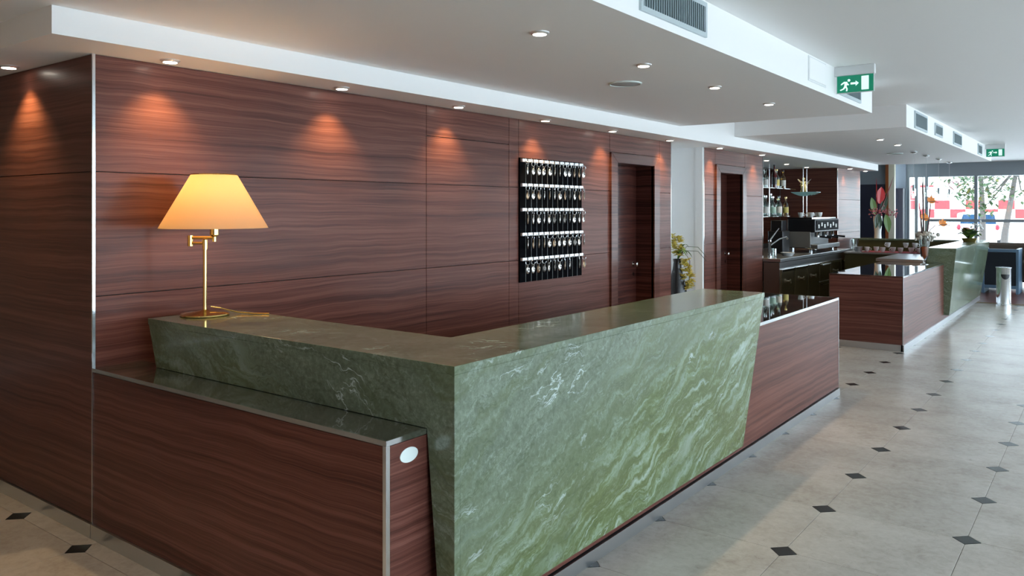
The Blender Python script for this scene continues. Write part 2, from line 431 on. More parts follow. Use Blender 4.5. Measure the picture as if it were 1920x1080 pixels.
# ------------------------------------------------------------------ floor
XW = -4.015; YC = 1.89; YEND = 16.0
floor = struct(MB().box(-9, XR, -5, YEND, -0.20, -0.004).build('floor', GROUT), 'beige stone floor with small black diamond insets at the tile corners', 'floor')
TX, TY, D = 0.675, 0.667, 0.062
GX, GY = -1.241, 3.79
g = 0.0013
def tilemesh():
    a, b = TX/2-g, TY/2-g; d = D+0.001
    pts = [(-a+d,-b),(a-d,-b),(a,-b+d),(a,b-d),(a-d,b),(-a+d,b),(-a,b-d),(-a,-b+d)]
    e = 0.0012
    ins = [(p[0]*(1-e/a), p[1]*(1-e/b)) for p in pts]
    vs = [(p[0],p[1],-0.02) for p in pts] + [(p[0],p[1],-0.0008) for p in pts] + [(p[0],p[1],0) for p in ins]
    n = 8; fs = [tuple(range(2*n, 3*n))]
    for q in (0, 1):
        for i in range(n): j = (i+1) % n; fs.append((q*n+i, q*n+j, (q+1)*n+j, (q+1)*n+i))
    return vs, fs
tv, tf = tilemesh()
dv = [(-D,0,-0.02),(0,-D,-0.02),(D,0,-0.02),(0,D,-0.02),(-D,0,0.0),(0,-D,0.0),(D,0,0.0),(0,D,0.0)]
df = [(4,5,6,7),(0,1,5,4),(1,2,6,5),(2,3,7,6),(3,0,4,7)]
tme = bpy.data.meshes.new('tile'); tme.from_pydata(tv, [], tf); tme.materials.append(TILE)
dme = bpy.data.meshes.new('inset_tile'); dme.from_pydata(dv, [], df); dme.materials.append(INSET)
rest_t, rest_d = MB(), MB()
def hidden(x, y, h):   # wholly under a counter or behind the panelled wall
    if x+h < XW and y-h > YC: return True
    if XW < x-h and x+h < -1.95 and y-h > 1.95 and y+h < 7.2: return True
    if x+h < -1.95 and x-h > -2.65 and y-h > 10: return True
    return False
i0 = -12
for i in range(-12, 8):
    for j in range(-8, 20):
        cx, cy = GX+(i+0.5)*TX, GY+(j+0.5)*TY
        if -8.9 < cx-TX/2 and cx+TX/2 < XR and -4.9 < cy-TY/2 and cy+TY/2 < YEND:
            q = [px(cx+sx*TX/2, cy+sy*TY/2, 0) for sx in (-1,1) for sy in (-1,1)]
            q = [k for k in q if k]
            vis = bool(q) and max(k[0] for k in q) > -40 and min(k[0] for k in q) < 1960 and min(k[1] for k in q) < 1120
            if vis and not hidden(cx, cy, TX/2): child(tme, 'tile', floor, (cx, cy, 0))
            else: rest_t.add([(v[0]+cx, v[1]+cy, v[2]) for v in tv], tf)
        cx, cy = GX+i*TX, GY+j*TY
        if -8.8 < cx < XR-0.1 and -4.8 < cy < YEND-0.08:
            k = px(cx, cy, 0)
            if k and -60 < k[0] < 1980 and k[1] < 1130 and not hidden(cx, cy, D): child(dme, 'inset_tile', floor, (cx, cy, 0.0002))
            else: rest_d.add([(v[0]+cx, v[1]+cy, v[2]+0.0002) for v in dv], df)
rest_t.build('tile_field', TILE, floor, kind='stuff')
rest_d.build('inset_field', INSET, floor, kind='stuff')
lf = struct(MB().box(-9, XR, YEND+0.02, YF, -0.2, 0.0).build('floor', REDFL), 'reddish boarded floor of the lounge beyond the tiles', 'floor')
MB().box(-9, XR, YEND, YEND+0.02, -0.2, 0.004).build('edge_strip', BRASS, lf)

# ------------------------------------------------------------------ ceilings
ZM, ZD, ZS = 2.76, 2.515, 2.39
struct(MB().box(-9, XR+0.4, -5, YF+0.3, ZM, ZM+0.2).build('ceiling', WHITE), 'flat white main ceiling over the passage', 'ceiling')
XF = -1.77; XSO = -3.695; YSO = 1.565
o = MB().box(XSO, XF, -5, 7.9, ZD, ZM).box(-9, XSO, -5, YSO, ZD, ZM).build('ceiling_drop', WHITE)
struct(o, 'lowered white ceiling over the reception desk', 'ceiling')
o = MB().box(XSO, XF, 9.45, 17.1, ZD, ZM).build('ceiling_drop', WHITE)
struct(o, 'lowered white ceiling over the bar', 'ceiling')
o = MB().box(-9, XSO, YSO, 17.0, ZS, ZM).build('ceiling_soffit', WHITE)
struct(o, 'low white soffit running along the panelled wall', 'ceiling')

# ------------------------------------------------------------------ walls
# panelled left block: core + separate veneer panels
core = MB().box(-9, XW-0.02, YC+0.02, 4.0, 0, ZS).box(-9, XW-0.3, 4.0, 8.33, 0, ZS).box(XW-0.3, XW-0.02, 4.0, 7.02, 0, ZS).box(XW-0.3, XW-0.02, 7.97, 8.33, 0, ZS).box(XW-0.3, XW-0.02, 7.02, 7.97, 2.13, ZS)
wl = struct(core.build('wall_left', DARK), 'long rosewood panelled wall behind the reception desk', 'wall')
J1, J2 = 1.19, 1.808; h = 0.0022
def vpanel(y0, y1, z0, z1, parent=wl, x=XW, name='panel', m=WOOD):
    return MB().box(x-0.02, x, y0+h, y1-h, z0+h, z1-h).build(name, m, parent, bevel=0.0012)
for z0, z1 in ((0.0, J1), (J1, J2), (J2, ZS)):
    vpanel(YC+0.012, 4.286, z0, z1)
    vpanel(5.424, 6.96, z0, z1)
    vpanel(5.289, 5.424, z0, z1)
    vpanel(8.06, 8.35, z0, z1)
vpanel(4.286, 5.289, 2.163, ZS)
vpanel(6.96, 8.06, 2.20, ZS)
for z0, z1 in ((0.0, J1), (J1, J2), (J2, 2.163)): vpanel(4.286, 5.289, z0, z1, name='jib_door_panel')
for x0, x1 in ((-9, -6.4), (-6.4, XW-0.004)):
    for z0, z1 in ((0.07, J2), (J2, ZS)):
        MB().box(x0+h, x1-h, YC, YC+0.02, z0+h, z1-h).build('panel', WOOD, wl, bevel=0.0012)
MB().box(XW-0.004, XW+0.004, YC-0.003, YC+0.012, 0.07, ZS).build('corner_profile', CHROME, wl)
MB().box(XW-0.03, XW, 8.35, 8.356, 0, ZS).build('end_profile', CHROME, wl)
MB().box(-9, XW, YC-0.012, YC+0.01, 0, 0.07).build('plinth', PLINTH, wl)

def doorset(n, y0, y1, label):
    """y0..y1 is the clear opening; leaf sits 0.2 m back"""
    t = bpy.data.objects.new('door_%d' % n, None); COL.objects.link(t); t.location = (XW, (y0+y1)/2, 0); WLOC[t.name] = Vector(t.location)
    struct(t, label, 'door')
    w = 0.13; zt = 2.095
    MB().prism([(y0-w, 0), (y0, 0), (y0, zt), (y0-w, zt+0.1)], 'x', XW-0.02, XW+0.022).build('frame_side', FRAMEW, t, bevel=0.003)
    MB().prism([(y1, 0), (y1+w, 0), (y1+w, zt+0.1), (y1, zt)], 'x', XW-0.02, XW+0.022).build('frame_side', FRAMEW, t, bevel=0.003)
    MB().prism([(y0, zt+0.001), (y1, zt+0.001), (y1+w, zt+0.101), (y0-w, zt+0.101)], 'x', XW-0.02, XW+0.022).build('frame_head', FRAMEW, t, bevel=0.003)
    MB().box(XW-0.26, XW+0.006, y0-0.02, y0, 0, zt).box(XW-0.26, XW+0.006, y1, y1+0.02, 0, zt).box(XW-0.26, XW+0.006, y0-0.02, y1+0.02, zt, zt+0.02).build('jamb', WOODD, t)
    lf = MB().box(XW-0.25, XW-0.205, y0+0.003, y1-0.003, 0.005, zt-0.004).build('leaf', WOODD, t)
    hy = y1-0.075; hz = 1.02
    hd = MB().lathe([(0.026,0),(0.026,0.006),(0.010,0.008),(0.010,0.035),(0.024,0.045),(0.027,0.058),(0.018,0.068),(0.0,0.070)], (0,0,0), 14)
    hb = MB(); hb.add([(XW-0.205+v[2], hy+v[0], hz+v[1]) for v in hd.v], hd.f)
    hb.build('handle', CHROME, lf, smooth=True)
    hd = MB().lathe([(0.020,0),(0.020,0.005),(0.0,0.006)], (0,0,0), 12)
    hb = MB(); hb.add([(XW-0.205+v[2], hy, hz-0.13+v[1]) if False else (XW-0.205+v[2], hy+v[0], hz-0.11+v[1]) for v in hd.v], hd.f)
    hb.build('keyhole_plate', CHROME, lf, smooth=True)
doorset(1, 7.09, 7.90, 'dark rosewood door with chrome knob right of the key rack')
doorset(2, 9.75, 10.52, 'dark rosewood door between the white niche and the bar shelves')

# white niche
o = MB().box(XW-0.75, XW-0.6, 8.33, 9.27, 0, ZS).box(XW-0.6, XW-0.10, 9.255, 9.30, 0, ZS).box(XW-0.10, XW-0.006, 9.24, 9.30, 0, ZS).box(XW-0.6, XW-0.3, 8.33, 8.34, 0, ZS).build('wall_niche', WALLW)
struct(o, 'white painted niche between the two rosewood doors', 'wall')
# second panelled wall
w2 = MB().box(XW-0.6, XW-0.3, 9.30, 11.33, 0, ZS).box(XW-0.3, XW-0.02, 9.30, 9.70, 0, ZS).box(XW-0.3, XW-0.02, 10.58, 11.33, 0, ZS).box(XW-0.3, XW-0.02, 9.70, 10.58, 2.13, ZS)
w2 = struct(w2.build('wall_middle', DARK), 'narrow rosewood panelled wall around the second door', 'wall')
for z0, z1 in ((0.0, J1), (J1, J2), (J2, ZS)):
    vpanel(9.275, 9.62, z0, z1, w2); vpanel(10.65, 11.335, z0, z1, w2)
vpanel(9.62, 10.65, 2.20, ZS, w2)
MB().box(XW-0.03, XW+0.003, 9.262, 9.272, 0, ZS).build('end_profile', CHROME, w2)
MB().box(XW-0.03, XW+0.003, 11.34, 11.352, 0, ZS).build('end_profile', CHROME, w2)
# bar alcove
XB = -5.07; YD = 15.27
o = MB().box(XB-0.2, XB, 11.33, YD, 0, ZS).build('wall_bar_back', DARK); struct(o, 'back wall of the bar alcove with a mirror', 'wall')
MB().box(XB, XB+0.01, 11.4, YD-0.02, 1.0, ZS-0.01).build('mirror', MIRROR, o)
w3 = struct(MB().box(XB, XW-0.02, YD+0.02, 16.88, 0, ZS).build('wall_bar_end', DARK), 'rosewood panelled block closing the far end of the bar alcove', 'wall')
for z0, z1 in ((0.0, J1), (J1, J2), (J2, ZS)):
    MB().box(XB+0.01, XW-0.004, YD, YD+0.02, z0+h, z1-h).build('panel', WOOD, w3)
    vpanel(YD+0.012, 16.9, z0, z1, w3)
MB().box(XW-0.005, XW+0.004, YD-0.004, YD+0.012, 0, ZS).build('corner_profile', CHROME, w3)
MB().box(XW-0.03, XW+0.004, 16.9, 16.908, 0, ZS).build('end_profile', CHROME, w3)
# the rest of the shell, mostly out of view
o = MB().box(-9.2, -9, -5, YF, 0, ZM).build('wall_far_left', GREYW); struct(o, 'plain wall closing the hall on the far left', 'wall')
o = MB().box(-9.2, XR+0.2, -5.2, -5, 0, ZM).build('wall_back', GREYW); struct(o, 'plain wall behind the viewer', 'wall')

# glazed right-hand front: posts, sill, head
wr = MB().box(XR, XR+0.12, -5, YF, 0, 0.05).box(XR, XR+0.12, -5, YF, 2.58, ZM).box(XR, XR+0.12, -5, -1.4, 0.05, 2.58)
wr = struct(wr.build('wall_right', ALU), 'glazed shop front along the right side of the hall', 'wall')
for k in range(12):
    y = -1.4 + k*2.25
    if y > YF-0.1: break
    MB().box(XR, XR+0.12, y, y+0.08, 0.05, 2.58).build('mullion', ALU, wr)
    if y+2.25 < YF+0.5: MB().box(XR+0.05, XR+0.06, y+0.08, min(y+2.25, YF), 0.05, 2.58).build('pane', PANE, wr)

# far glazed end
ZH = 2.43
wf = MB().box(-4.12, XR+0.12, YF, YF+0.16, ZH, ZM).box(-4.12, XR+0.12, YF, YF+0.16, 0.0, 0.12)
wf = struct(wf.build('wall_far', ALU), 'glazed far wall with grey metal frames looking onto the street', 'wall')
vx = [-4.09, -3.90, -3.67, -2.60, -0.45, 1.6, XR-0.04]
for x in vx: MB().box(x-0.035, x+0.035, YF+0.02, YF+0.14, 0.12, ZH).build('mullion', ALU, wf)
MB().box(-3.64, XR, YF+0.04, YF+0.12, 1.32, 1.39).build('transom', ALU, wf)
for a, b in zip(vx[:-1], vx[1:]):
    MB().box(a+0.035, b-0.035, YF+0.075, YF+0.085, 0.12, 1.32).build('pane', PANE, wf)
    MB().box(a+0.035, b-0.035, YF+0.075, YF+0.085, 1.39, ZH).build('pane', PANE, wf)
hp = []
for k in range(25):
    t = 2*math.pi*k/24
    hp.append((-3.08+0.0095*16*math.sin(t)**3*0.75, YF+0.068, 2.22+0.0095*(13*math.cos(t)-5*math.cos(2*t)-2*math.cos(3*t)-math.cos(4*t))*0.75))
MB().tube(hp, 0.008, 5).build('heart_print', HEARTP, wf)
# left part of the far end: dark panels, timber and column with reflection painted cream
LGREY = paint('blue_grey_wall_paint', (0.30, 0.35, 0.39))
wd = struct(MB().box(-9, -4.39, 21.02, 21.2, 0, ZM).box(-4.39, -4.12, 21.9, 22.1, 0, ZM).build('wall_lounge', LGREY), 'blue grey lounge wall with dark navy panels left of the far windows', 'wall')
for x0, x1 in ((-6.4, -5.42), (-5.40, -4.41)): MB().box(x0, x1, 20.98, 21.02, 0, 2.24).build('panel', NAVY, wd)
cl = thing('column', (-4.3, 21.0, 0), 'column with reflection painted in cream and orange timber edge behind the white vase', 'column')
MB().box(-4.39, -4.32, 20.95, 21.1, 0, ZM).build('timber_edge', COPPER, cl); MB().box(-4.32, -4.19, 20.95, 21.1, 0, ZM).build('shaft', CREAM, cl)
cb = thing('wardrobe', (-4.2, 21.7, 0), 'tall dark navy wardrobe between the pale column and the windows', 'cupboard')
MB().box(-4.36, -4.13, 21.66, 21.88, 0, 2.15).build('body', NAVY, cb)
for a in (-4.355, -4.24): MB().box(a, a+0.108, 21.64, 21.66, 0.05, 2.12).build('door', NAVY, cb)

# ------------------------------------------------------------------ reception desk
XM, YM, ZT = -1.82, 2.085, 1.075
ZL = 0.838
XS = -1.955
desk = thing('reception_desk', (-2.4, 3.0, 0), 'L shaped reception desk with slanted green marble slabs on a rosewood base', 'desk')
YE = 7.28; XE = -1.905
# rosewood base
MB().box(XW+0.004, XS-0.012, YC+0.0, YC+0.022, 0.07, ZL-0.022).build('front_panel', WOOD, desk, bevel=0.001)
MB().box(XS-0.022, XS, YC+0.012, 2.30, 0.07, ZL-0.022).build('side_panel', WOOD, desk, bevel=0.001)
MB().box(XE-0.022, XE, 2.302, YE-0.004, 0.07, ZL-0.010).build('long_panel', WOOD, desk, bevel=0.001)
MB().box(-2.85, XE-0.004, YE-0.022, YE, 0.07, ZL-0.010).build('end_panel', WOOD, desk, bevel=0.001)
MB().box(XW+0.004, XS-0.03, YC+0.03, 2.60, 0.0, ZL-0.024).box(-2.24, XE-0.03, 2.60, 6.5, 0.0, ZL-0.024).box(-2.83, XE-0.03, 6.5, YE-0.03, 0, ZL-0.024).build('carcass', WOODD, desk)
MB().box(XS-0.014, XS+0.004, YC-0.004, YC+0.014, 0.07, ZL-0.018).build('corner_profile', CHROME, desk, bevel=0.001)
MB().box(XE-0.008, XE+0.003, YE-0.008, YE+0.003, 0.07, ZL+0.012).build('corner_profile', CHROME, desk)
MB().box(XW+0.004, XS+0.0, YC-0.012, YC+0.02, 0, 0.07).build('plinth', PLINTH, desk)
MB().box(XE-0.03, XE+0.012, 1.90, YE+0.0, 0, 0.062).build('plinth', PLINTH, desk)
MB().box(-2.85, XE-0.03, YE-0.03, YE+0.0, 0, 0.062).build('plinth', PLINTH, desk)
# glass ledges with steel edge trim
MB().box(XW+0.004, XS-0.004, YC+0.004, 2.14, ZL-0.016, ZL).build('glass_ledge', LEDGE, desk)
MB().box(XW+0.004, XS+0.004, YC-0.004, YC+0.004, ZL-0.018, ZL+0.0005).build('ledge_trim', CHROME, desk)
MB().box(XS-0.004, XS+0.004, YC+0.004, 2.085, ZL-0.018, ZL+0.0005).build('ledge_trim', CHROME, desk)
MB().box(-2.85, XE-0.006, 4.9, YE-0.004, ZL-0.006, ZL+0.012).build('glass_ledge', LEDGE, desk)
MB().box(XE-0.006, XE+0.002, 4.9, YE, ZL-0.008, ZL+0.0125).build('ledge_trim', CHROME, desk)
MB().box(-2.85, XE-0.006, YE-0.004, YE+0.002, ZL-0.008, ZL+0.0125).build('ledge_trim', CHROME, desk)
# marble: long front slab with slanted far end, side slab with slanted wall end, top
sb = 0.13
fpoly = [(YM+0.03, 0.155), (4.795, 0.155), (5.166, ZT-0.03), (YM+0.03, ZT-0.03)]
MB().prism(fpoly, 'x', XM-0.085, XM).build('front_slab', MARBLE, desk, bevel=0.0015)
spoly = [(-1.887, 0.155), (XM, 0.155), (XM, ZT-0.03), (-3.845, ZT-0.03), (-3.775, ZL+0.001), (-1.9515, ZL+0.001)]
MB().prism(spoly, 'y', YM, YM+0.03).build('side_slab', MARBLE, desk, bevel=0.0015)
def topslab():
    xi, yi = -2.25, 2.55
    pts = [(-3.853, YM), (XM, YM), (XM, 5.178), (xi, 5.178), (xi, yi), (-3.853, yi)]
    return MB().prism(pts, 'z', ZT-0.03, ZT)
topslab().build('marble_top', MARBLE, desk, bevel=0.0015)
MB().box(-3.74, -2.22, 2.53, 2.55, 0.02, ZT-0.03).box(-2.25, -2.23, 2.55, 5.0, 0.02, ZT-0.03).build('inner_panel', WOODD, desk)
ob = MB().lathe([(0.0,0),(0.5,0),(0.5,0.1),(0.0,0.1)], (0,0,0), 28)
pl = MB(); pl.add([(XS+v[2]*0.02, 1.998+v[0]*0.088, 0.766+v[1]*0.052) for v in ob.v], ob.f)
pl.build('oval_plate', WHITEPL, desk)

# ------------------------------------------------------------------ bar counter
bar = thing('bar_counter', (-2.2, 11.5, 0), 'bar counter with rosewood end, glass top and leaning green marble front', 'counter')
YB, XBF, XBI = 9.905, -1.89, -2.70
MB().box(XBI+0.004, XBF-0.004, YB, YB+0.02, 0.075, 0.842).build('end_panel', WOOD, bar)
MB().box(XBF-0.02, XBF, YB+0.004, 16.4, 0.075, 0.842).build('long_panel', WOOD, bar)
MB().box(XBI+0.004, XBF-0.03, YB+0.03, 12.4, 0, 0.83).box(-2.14, XBF-0.03, 12.4, 16.4, 0, 0.83).build('carcass', GALV, bar)
MB().box(XBF-0.006, XBF+0.003, YB-0.003, YB+0.006, 0.07, 0.858).build('corner_profile', CHROME, bar)
MB().box(XBI, XBI+0.008, YB-0.003, YB+0.006, 0.07, 0.858).build('corner_profile', CHROME, bar)
MB().box(XBI+0.004, XBF, YB-0.01, YB+0.02, 0, 0.075).build('plinth', PLINTH, bar)
MB().box(XBF-0.02, XBF+0.012, YB-0.01, 16.42, 0, 0.075).build('plinth', PLINTH, bar)
MB().box(XBI+0.004, XBF-0.004, YB+0.003, 12.62, 0.842, 0.857).build('glass_top', LEDGE, bar)
MB().box(XBI, XBF+0.002, YB-0.004, YB+0.003, 0.840, 0.858).build('top_trim', CHROME, bar)
MB().box(XBF-0.004, XBF+0.002, YB+0.003, 12.7, 0.840, 0.858).build('top_trim', CHROME, bar)
YBM = 12.65
# leaning front slab (prism along y with a slanted far end)
def leanslab():
    xt, xb, th = -1.735, -1.82, 0.07
    zt, zb = 1.045, 0.13
    vs = [(xb-th, YBM, zb), (xb, YBM, zb), (xb, 16.0, zb), (xb-th, 16.0, zb),
          (xb-th, YBM, zt), (xt, YBM, zt), (xt, 16.5, zt), (xb-th, 16.5, zt)]
    return MB().add(vs, [(0,3,2,1),(4,5,6,7),(0,1,5,4),(1,2,6,5),(2,3,7,6),(3,0,4,7)])
leanslab().build('front_slab', MARBLE, bar)
MB().box(-2.11, -1.81, YBM+0.001, YBM+0.05, 0.858, 1.045).build('side_slab', MARBLE, bar)
MB().prism([(-2.11, YBM), (-1.735, YBM), (-1.735, 16.52), (-3.95, 16.52), (-3.95, 16.1), (-2.11, 16.1)], 'z', 1.045, 1.075).build('marble_top', MARBLE, bar)
MB().box(-2.11, -2.09, YBM+0.05, 16.1, 0.02, 1.045).box(-3.93, -2.11, 16.12, 16.14, 0.02, 1.045).build('inner_panel', GALV, bar)
MB().box(-3.93, -2.11, 16.3, 16.4, 0.02, 1.045).build('return_panel', WOOD, bar)
MB().box(-2.78, -2.12, 12.64, 14.2, 0.86, 0.90).build('steel_worktop', STEEL, bar)
MB().box(-2.76, -2.15, 12.7, 14.1, 0.0, 0.86).build('worktop_base', GALV, bar)
sh = thing('serving_shelf', (-3.0, 14.9, 0), 'low steel serving shelf holding cups in front of the marble return', 'shelf')
MB().box(-3.72, -2.16, 14.55, 15.3, 0.86, 0.885).build('shelf_top', STEEL, sh)
MB().box(-3.72, -2.16, 14.6, 15.25, 0.0, 0.86).build('shelf_base', GALV, sh)
MB().box(-3.45, -2.2, 14.62, 15.2, 0.885, 0.89).build('red_mat', REDCL, sh)

# cups and glasses on the shelf
cupm = MB().lathe([(0.0,0.0),(0.024,0.0),(0.028,0.006),(0.042,0.05),(0.046,0.082),(0.043,0.082),(0.038,0.05),(0.022,0.01),(0.0,0.008)], (0,0,0), 14, False)
cupm.torus((0.052,0,0.045), 0.020, 0.005, 'y', 10, 5)
cups = [(-3.40,14.8,0),(-3.28,14.95,0),(-3.14,14.78,0),(-3.00,14.9,0),(-2.86,14.78,0),(-2.72,14.92,0),(-2.58,14.8,0),(-2.44,14.9,0),(-3.07,14.84,1),(-2.79,14.85,1),(-2.65,14.86,1)]
cme = None
for k, (x, y, lv) in enumerate(cups):
    o = cupm.build('coffee_cup', CERAM, smooth=True) if cme is None else MB().build('coffee_cup', CERAM, mesh=cme)
    cme = o.data; o.location = (x, y, 0.89 + lv*0.082); o.rotation_euler = (0, 0, k*1.3)
    tag(o, ('white cup on the red mat, %s from the left' % ORD[k]) if lv == 0 else 'white cup stacked on others, %s stacked cup from the left' % ORD[k-8], 'cup', 'white cups on the serving shelf')
jm = MB().lathe([(0.0,0.0),(0.045,0.0),(0.055,0.02),(0.052,0.10),(0.062,0.21),(0.058,0.21),(0.048,0.10),(0.05,0.025),(0.0,0.012)], (0,0,0), 16, False)
o = jm.build('glass_jug', VASEG, smooth=True); o.location = (-3.64, 14.98, 0.885); tag(o, 'clear glass jug at the left end of the serving shelf', 'jug')
o = MB().lathe([(0.0,0),(0.055,0),(0.07,0.09),(0.066,0.09),(0.05,0.008),(0,0.006)], (0,0,0), 16, False).build('bowl', STEEL, smooth=True); o.location = (-3.52, 14.72, 0.885)
tag(o, 'small steel bowl beside the glass jug', 'bowl')

# ------------------------------------------------------------------ back bar
bb = thing('back_bar', (-4.4, 13.2, 0), 'stainless steel back bar cabinet with knobbed doors under the bottle shelves', 'cabinet')
XBB, ZB = -3.76, 0.915
MB().box(XB+0.02, XBB-0.02, 11.38, 15.22, 0.0, 0.86).build('body', STEEL, bb)
MB().box(XB+0.02, XBB+0.0, 11.36, 15.25, 0.87, ZB).build('worktop', STEEL, bb, bevel=0.004)
MB().box(XW+0.01, XBB-0.02, 11.355, 11.38, 0.0, 0.86).build('end_panel', P('brown_laminate', (0.085, 0.055, 0.05), 0.4), bb)
DOORM = P('bronze_steel_door', (0.33, 0.28, 0.17), 0.22, 0.9)
yy = 11.38
for k in range(6):
    w = 0.60 if k < 4 else 0.62
    if k in (3, 5):
        for z0, z1 in ((0.10, 0.44), (0.46, 0.76)):
            d = MB().box(XBB-0.02, XBB, yy+0.015, yy+w-0.015, z0, z1).build('drawer', DOORM, bb, bevel=0.002)
            MB().tube([(XBB+0.02, yy+0.06, z1-0.04), (XBB+0.02, yy+w-0.06, z1-0.04)], 0.012).build('handle', CHROME, d)
    else:
        d = MB().box(XBB-0.02, XBB, yy+0.015, yy+w-0.015, 0.10, 0.76).build('door', DOORM, bb, bevel=0.002)
        MB().box(XBB, XBB+0.014, yy+0.02, yy+w-0.02, 0.725, 0.76).build('grip', CHROME, d, bevel=0.002)
        kn = MB().lathe([(0.012,0),(0.012,0.02),(0.030,0.03),(0.032,0.045),(0.0,0.052)], (0,0,0), 12)
        kb = MB(); kb.add([(XBB+v[2], yy+w/2+v[0], 0.58+v[1]) for v in kn.v], kn.f); kb.build('knob', CHROME, d, smooth=True)
    yy += w + 0.03
# sink tap
tp = thing('tap', (-4.05, 11.75, ZB), 'chrome mixer tap at the near end of the back bar', 'tap')
MB().lathe([(0.03,0),(0.03,0.02),(0.02,0.03),(0.02,0.19),(0.026,0.20),(0.026,0.25),(0.0,0.26)], (-4.05,11.75,ZB), 14).build('body', CHROME, tp, smooth=True)
MB().tube([(-4.05,11.75,ZB+0.17),(-3.98,11.95,ZB+0.26),(-3.92,12.1,ZB+0.29),(-3.91,12.13,ZB+0.26)], 0.013, 8).build('spout', CHROME, tp, smooth=True)
MB().tube([(-4.05,11.75,ZB+0.25),(-4.0,12.0,ZB+0.42)], [0.012, 0.008], 8).build('lever', CHROME, tp, smooth=True)
gl = MB().lathe([(0.0,0.0),(0.034,0.0),(0.036,0.14),(0.033,0.14),(0.03,0.008),(0,0.006)], (0,0,0), 12, False)
o = gl.build('drinking_glass', VASEG, smooth=True); o.location = (-3.90, 11.50, ZB); tag(o, 'tall drinking glass on the back bar left of the tap', 'glass', 'bar glasses')
o = MB().lathe([(0,0),(0.07,0),(0.11,0.05),(0.106,0.05),(0.06,0.008),(0,0.008)], (0,0,0), 18, False).build('bowl', CERAM, smooth=True); o.location = (-3.95, 12.25, ZB); tag(o, 'white shallow bowl between the tap and the coffee machine', 'bowl')
gr = thing('coffee_grinder', (-4.31, 12.9, ZB), 'black coffee grinder with square hopper beside the coffee machine', 'grinder')
MB().box(-4.43, -4.19, 12.75, 13.1, ZB, ZB+0.36).build('body', RUBBER, gr, bevel=0.01); MB().box(-4.40, -4.22, 12.8, 13.05, ZB+0.36, ZB+0.53).build('hopper', RUBBER, gr, bevel=0.01)

# espresso machine
em = thing('espresso_machine', (-4.08, 14.0, ZB), 'black and steel espresso machine with grey side panel on the back bar', 'coffee machine')
x0, x1, y0, y1 = -4.30, -3.90, 13.32, 14.72
MB().box(x0, x1+0.05, y0, y1, ZB+0.33, ZB+0.55).build('upper_body', RUBBER, em, bevel=0.015)
MB().box(x0, x1-0.12, y0+0.02, y1-0.02, ZB+0.07, ZB+0.33).build('lower_body', RUBBER, em)
MB().box(x0+0.02, x1-0.02, y0-0.012, y0, ZB+0.08, ZB+0.34).build('side_panel', P('grey_steel_panel', (0.30, 0.29, 0.27), 0.4, 0.6), em, bevel=0.01)
MB().box(x1-0.12, x1+0.08, y0+0.04, y1-0.04, ZB+0.06, ZB+0.13).build('drip_tray', STEEL, em, bevel=0.005)
MB().box(x0, x1, y0, y1, ZB+0.55, ZB+0.575).build('cup_rail', CHROME, em)
MB().box(x1+0.05, x1+0.06, y0+0.05, y1-0.05, ZB+0.36, ZB+0.53).build('control_panel', P('matte_black_panel', (0.015, 0.015, 0.017), 0.7, spec=0.08), em)
for k in range(7): MB().box(x1+0.06, x1+0.068, y0+0.12+k*0.17, y0+0.19+k*0.17, ZB+0.40+0.03*(k % 2), ZB+0.46+0.03*(k % 2)).build('button', MATS['grey_steel_panel'], em)
for k in range(3):
    yk = y0+0.3+k*0.42
    gh = MB().lathe([(0.045,0),(0.045,0.08),(0.05,0.09),(0.0,0.10)], (x1+0.0, yk, ZB+0.25), 14).build('group_head', CHROME, em, smooth=True)
    MB().tube([(x1, yk, ZB+0.26), (x1+0.22, yk+0.02, ZB+0.24)], [0.014, 0.018], 8).build('portafilter_handle', RUBBER, gh)
for sx in (x0+0.06, x1-0.04):
    for sy in (y0+0.08, y1-0.08): MB().lathe([(0.025,0),(0.03,0.07)], (sx, sy, ZB), 10).build('foot', CHROME, em)
for k in range(5):
    o = MB().build('coffee_cup', CERAM, mesh=cme); o.location = (-4.12+(k % 2)*0.1, 13.45+k*0.24, ZB+0.575); o.rotation_euler = (0,0,k)
    tag(o, 'white cup on top of the espresso machine, %s from its near end' % ORD[k], 'cup', 'cups warming on the espresso machine')

# hanging glass shelves with rods
sf = thing('bottle_shelf', (-4.6, 12.8, 1.5), 'two tier hanging glass bottle shelf on thin steel rods', 'shelf')
MB().box(-4.80, -4.45, 11.9, 14.25, 1.972, 1.982).build('upper_shelf', SHELFG, sf)
MB().box(-4.80, -4.45, 11.9, 14.12, 1.50, 1.51).build('lower_shelf', SHELFG, sf)
n = 15; vs_ = []
for k in range(n):
    q = k/(n-1)
    x = -4.54 + 0.44*q
    for z in (1.925 - 0.068*math.sin(math.pi*q), 1.932):
        for y in (14.26, 14.52): vs_.append((x, y, z))
fs_ = []
for k in range(n-1):
    a, b = k*4, k*4+4
    fs_ += [(a, a+1, b+1, b), (a+2, b+2, b+3, a+3), (a, b, b+2, a+2), (a+1, a+3, b+3, b+1)]
fs_ += [(0, 2, 3, 1), ((n-1)*4, (n-1)*4+1, (n-1)*4+3, (n-1)*4+2)]
MB().add(vs_, fs_).build('bowed_shelf', P('mint_glass_dish', (0.38, 0.66, 0.64), 0.08, coat=0.5), sf)
for x, y in ((-4.335, 14.3), (-4.275, 14.3), (-4.78, 12.2), (-4.47, 12.95)): MB().tube([(x, y, 1.50), (x, y, ZS)], 0.005, 6).build('rod', CHROME, sf)

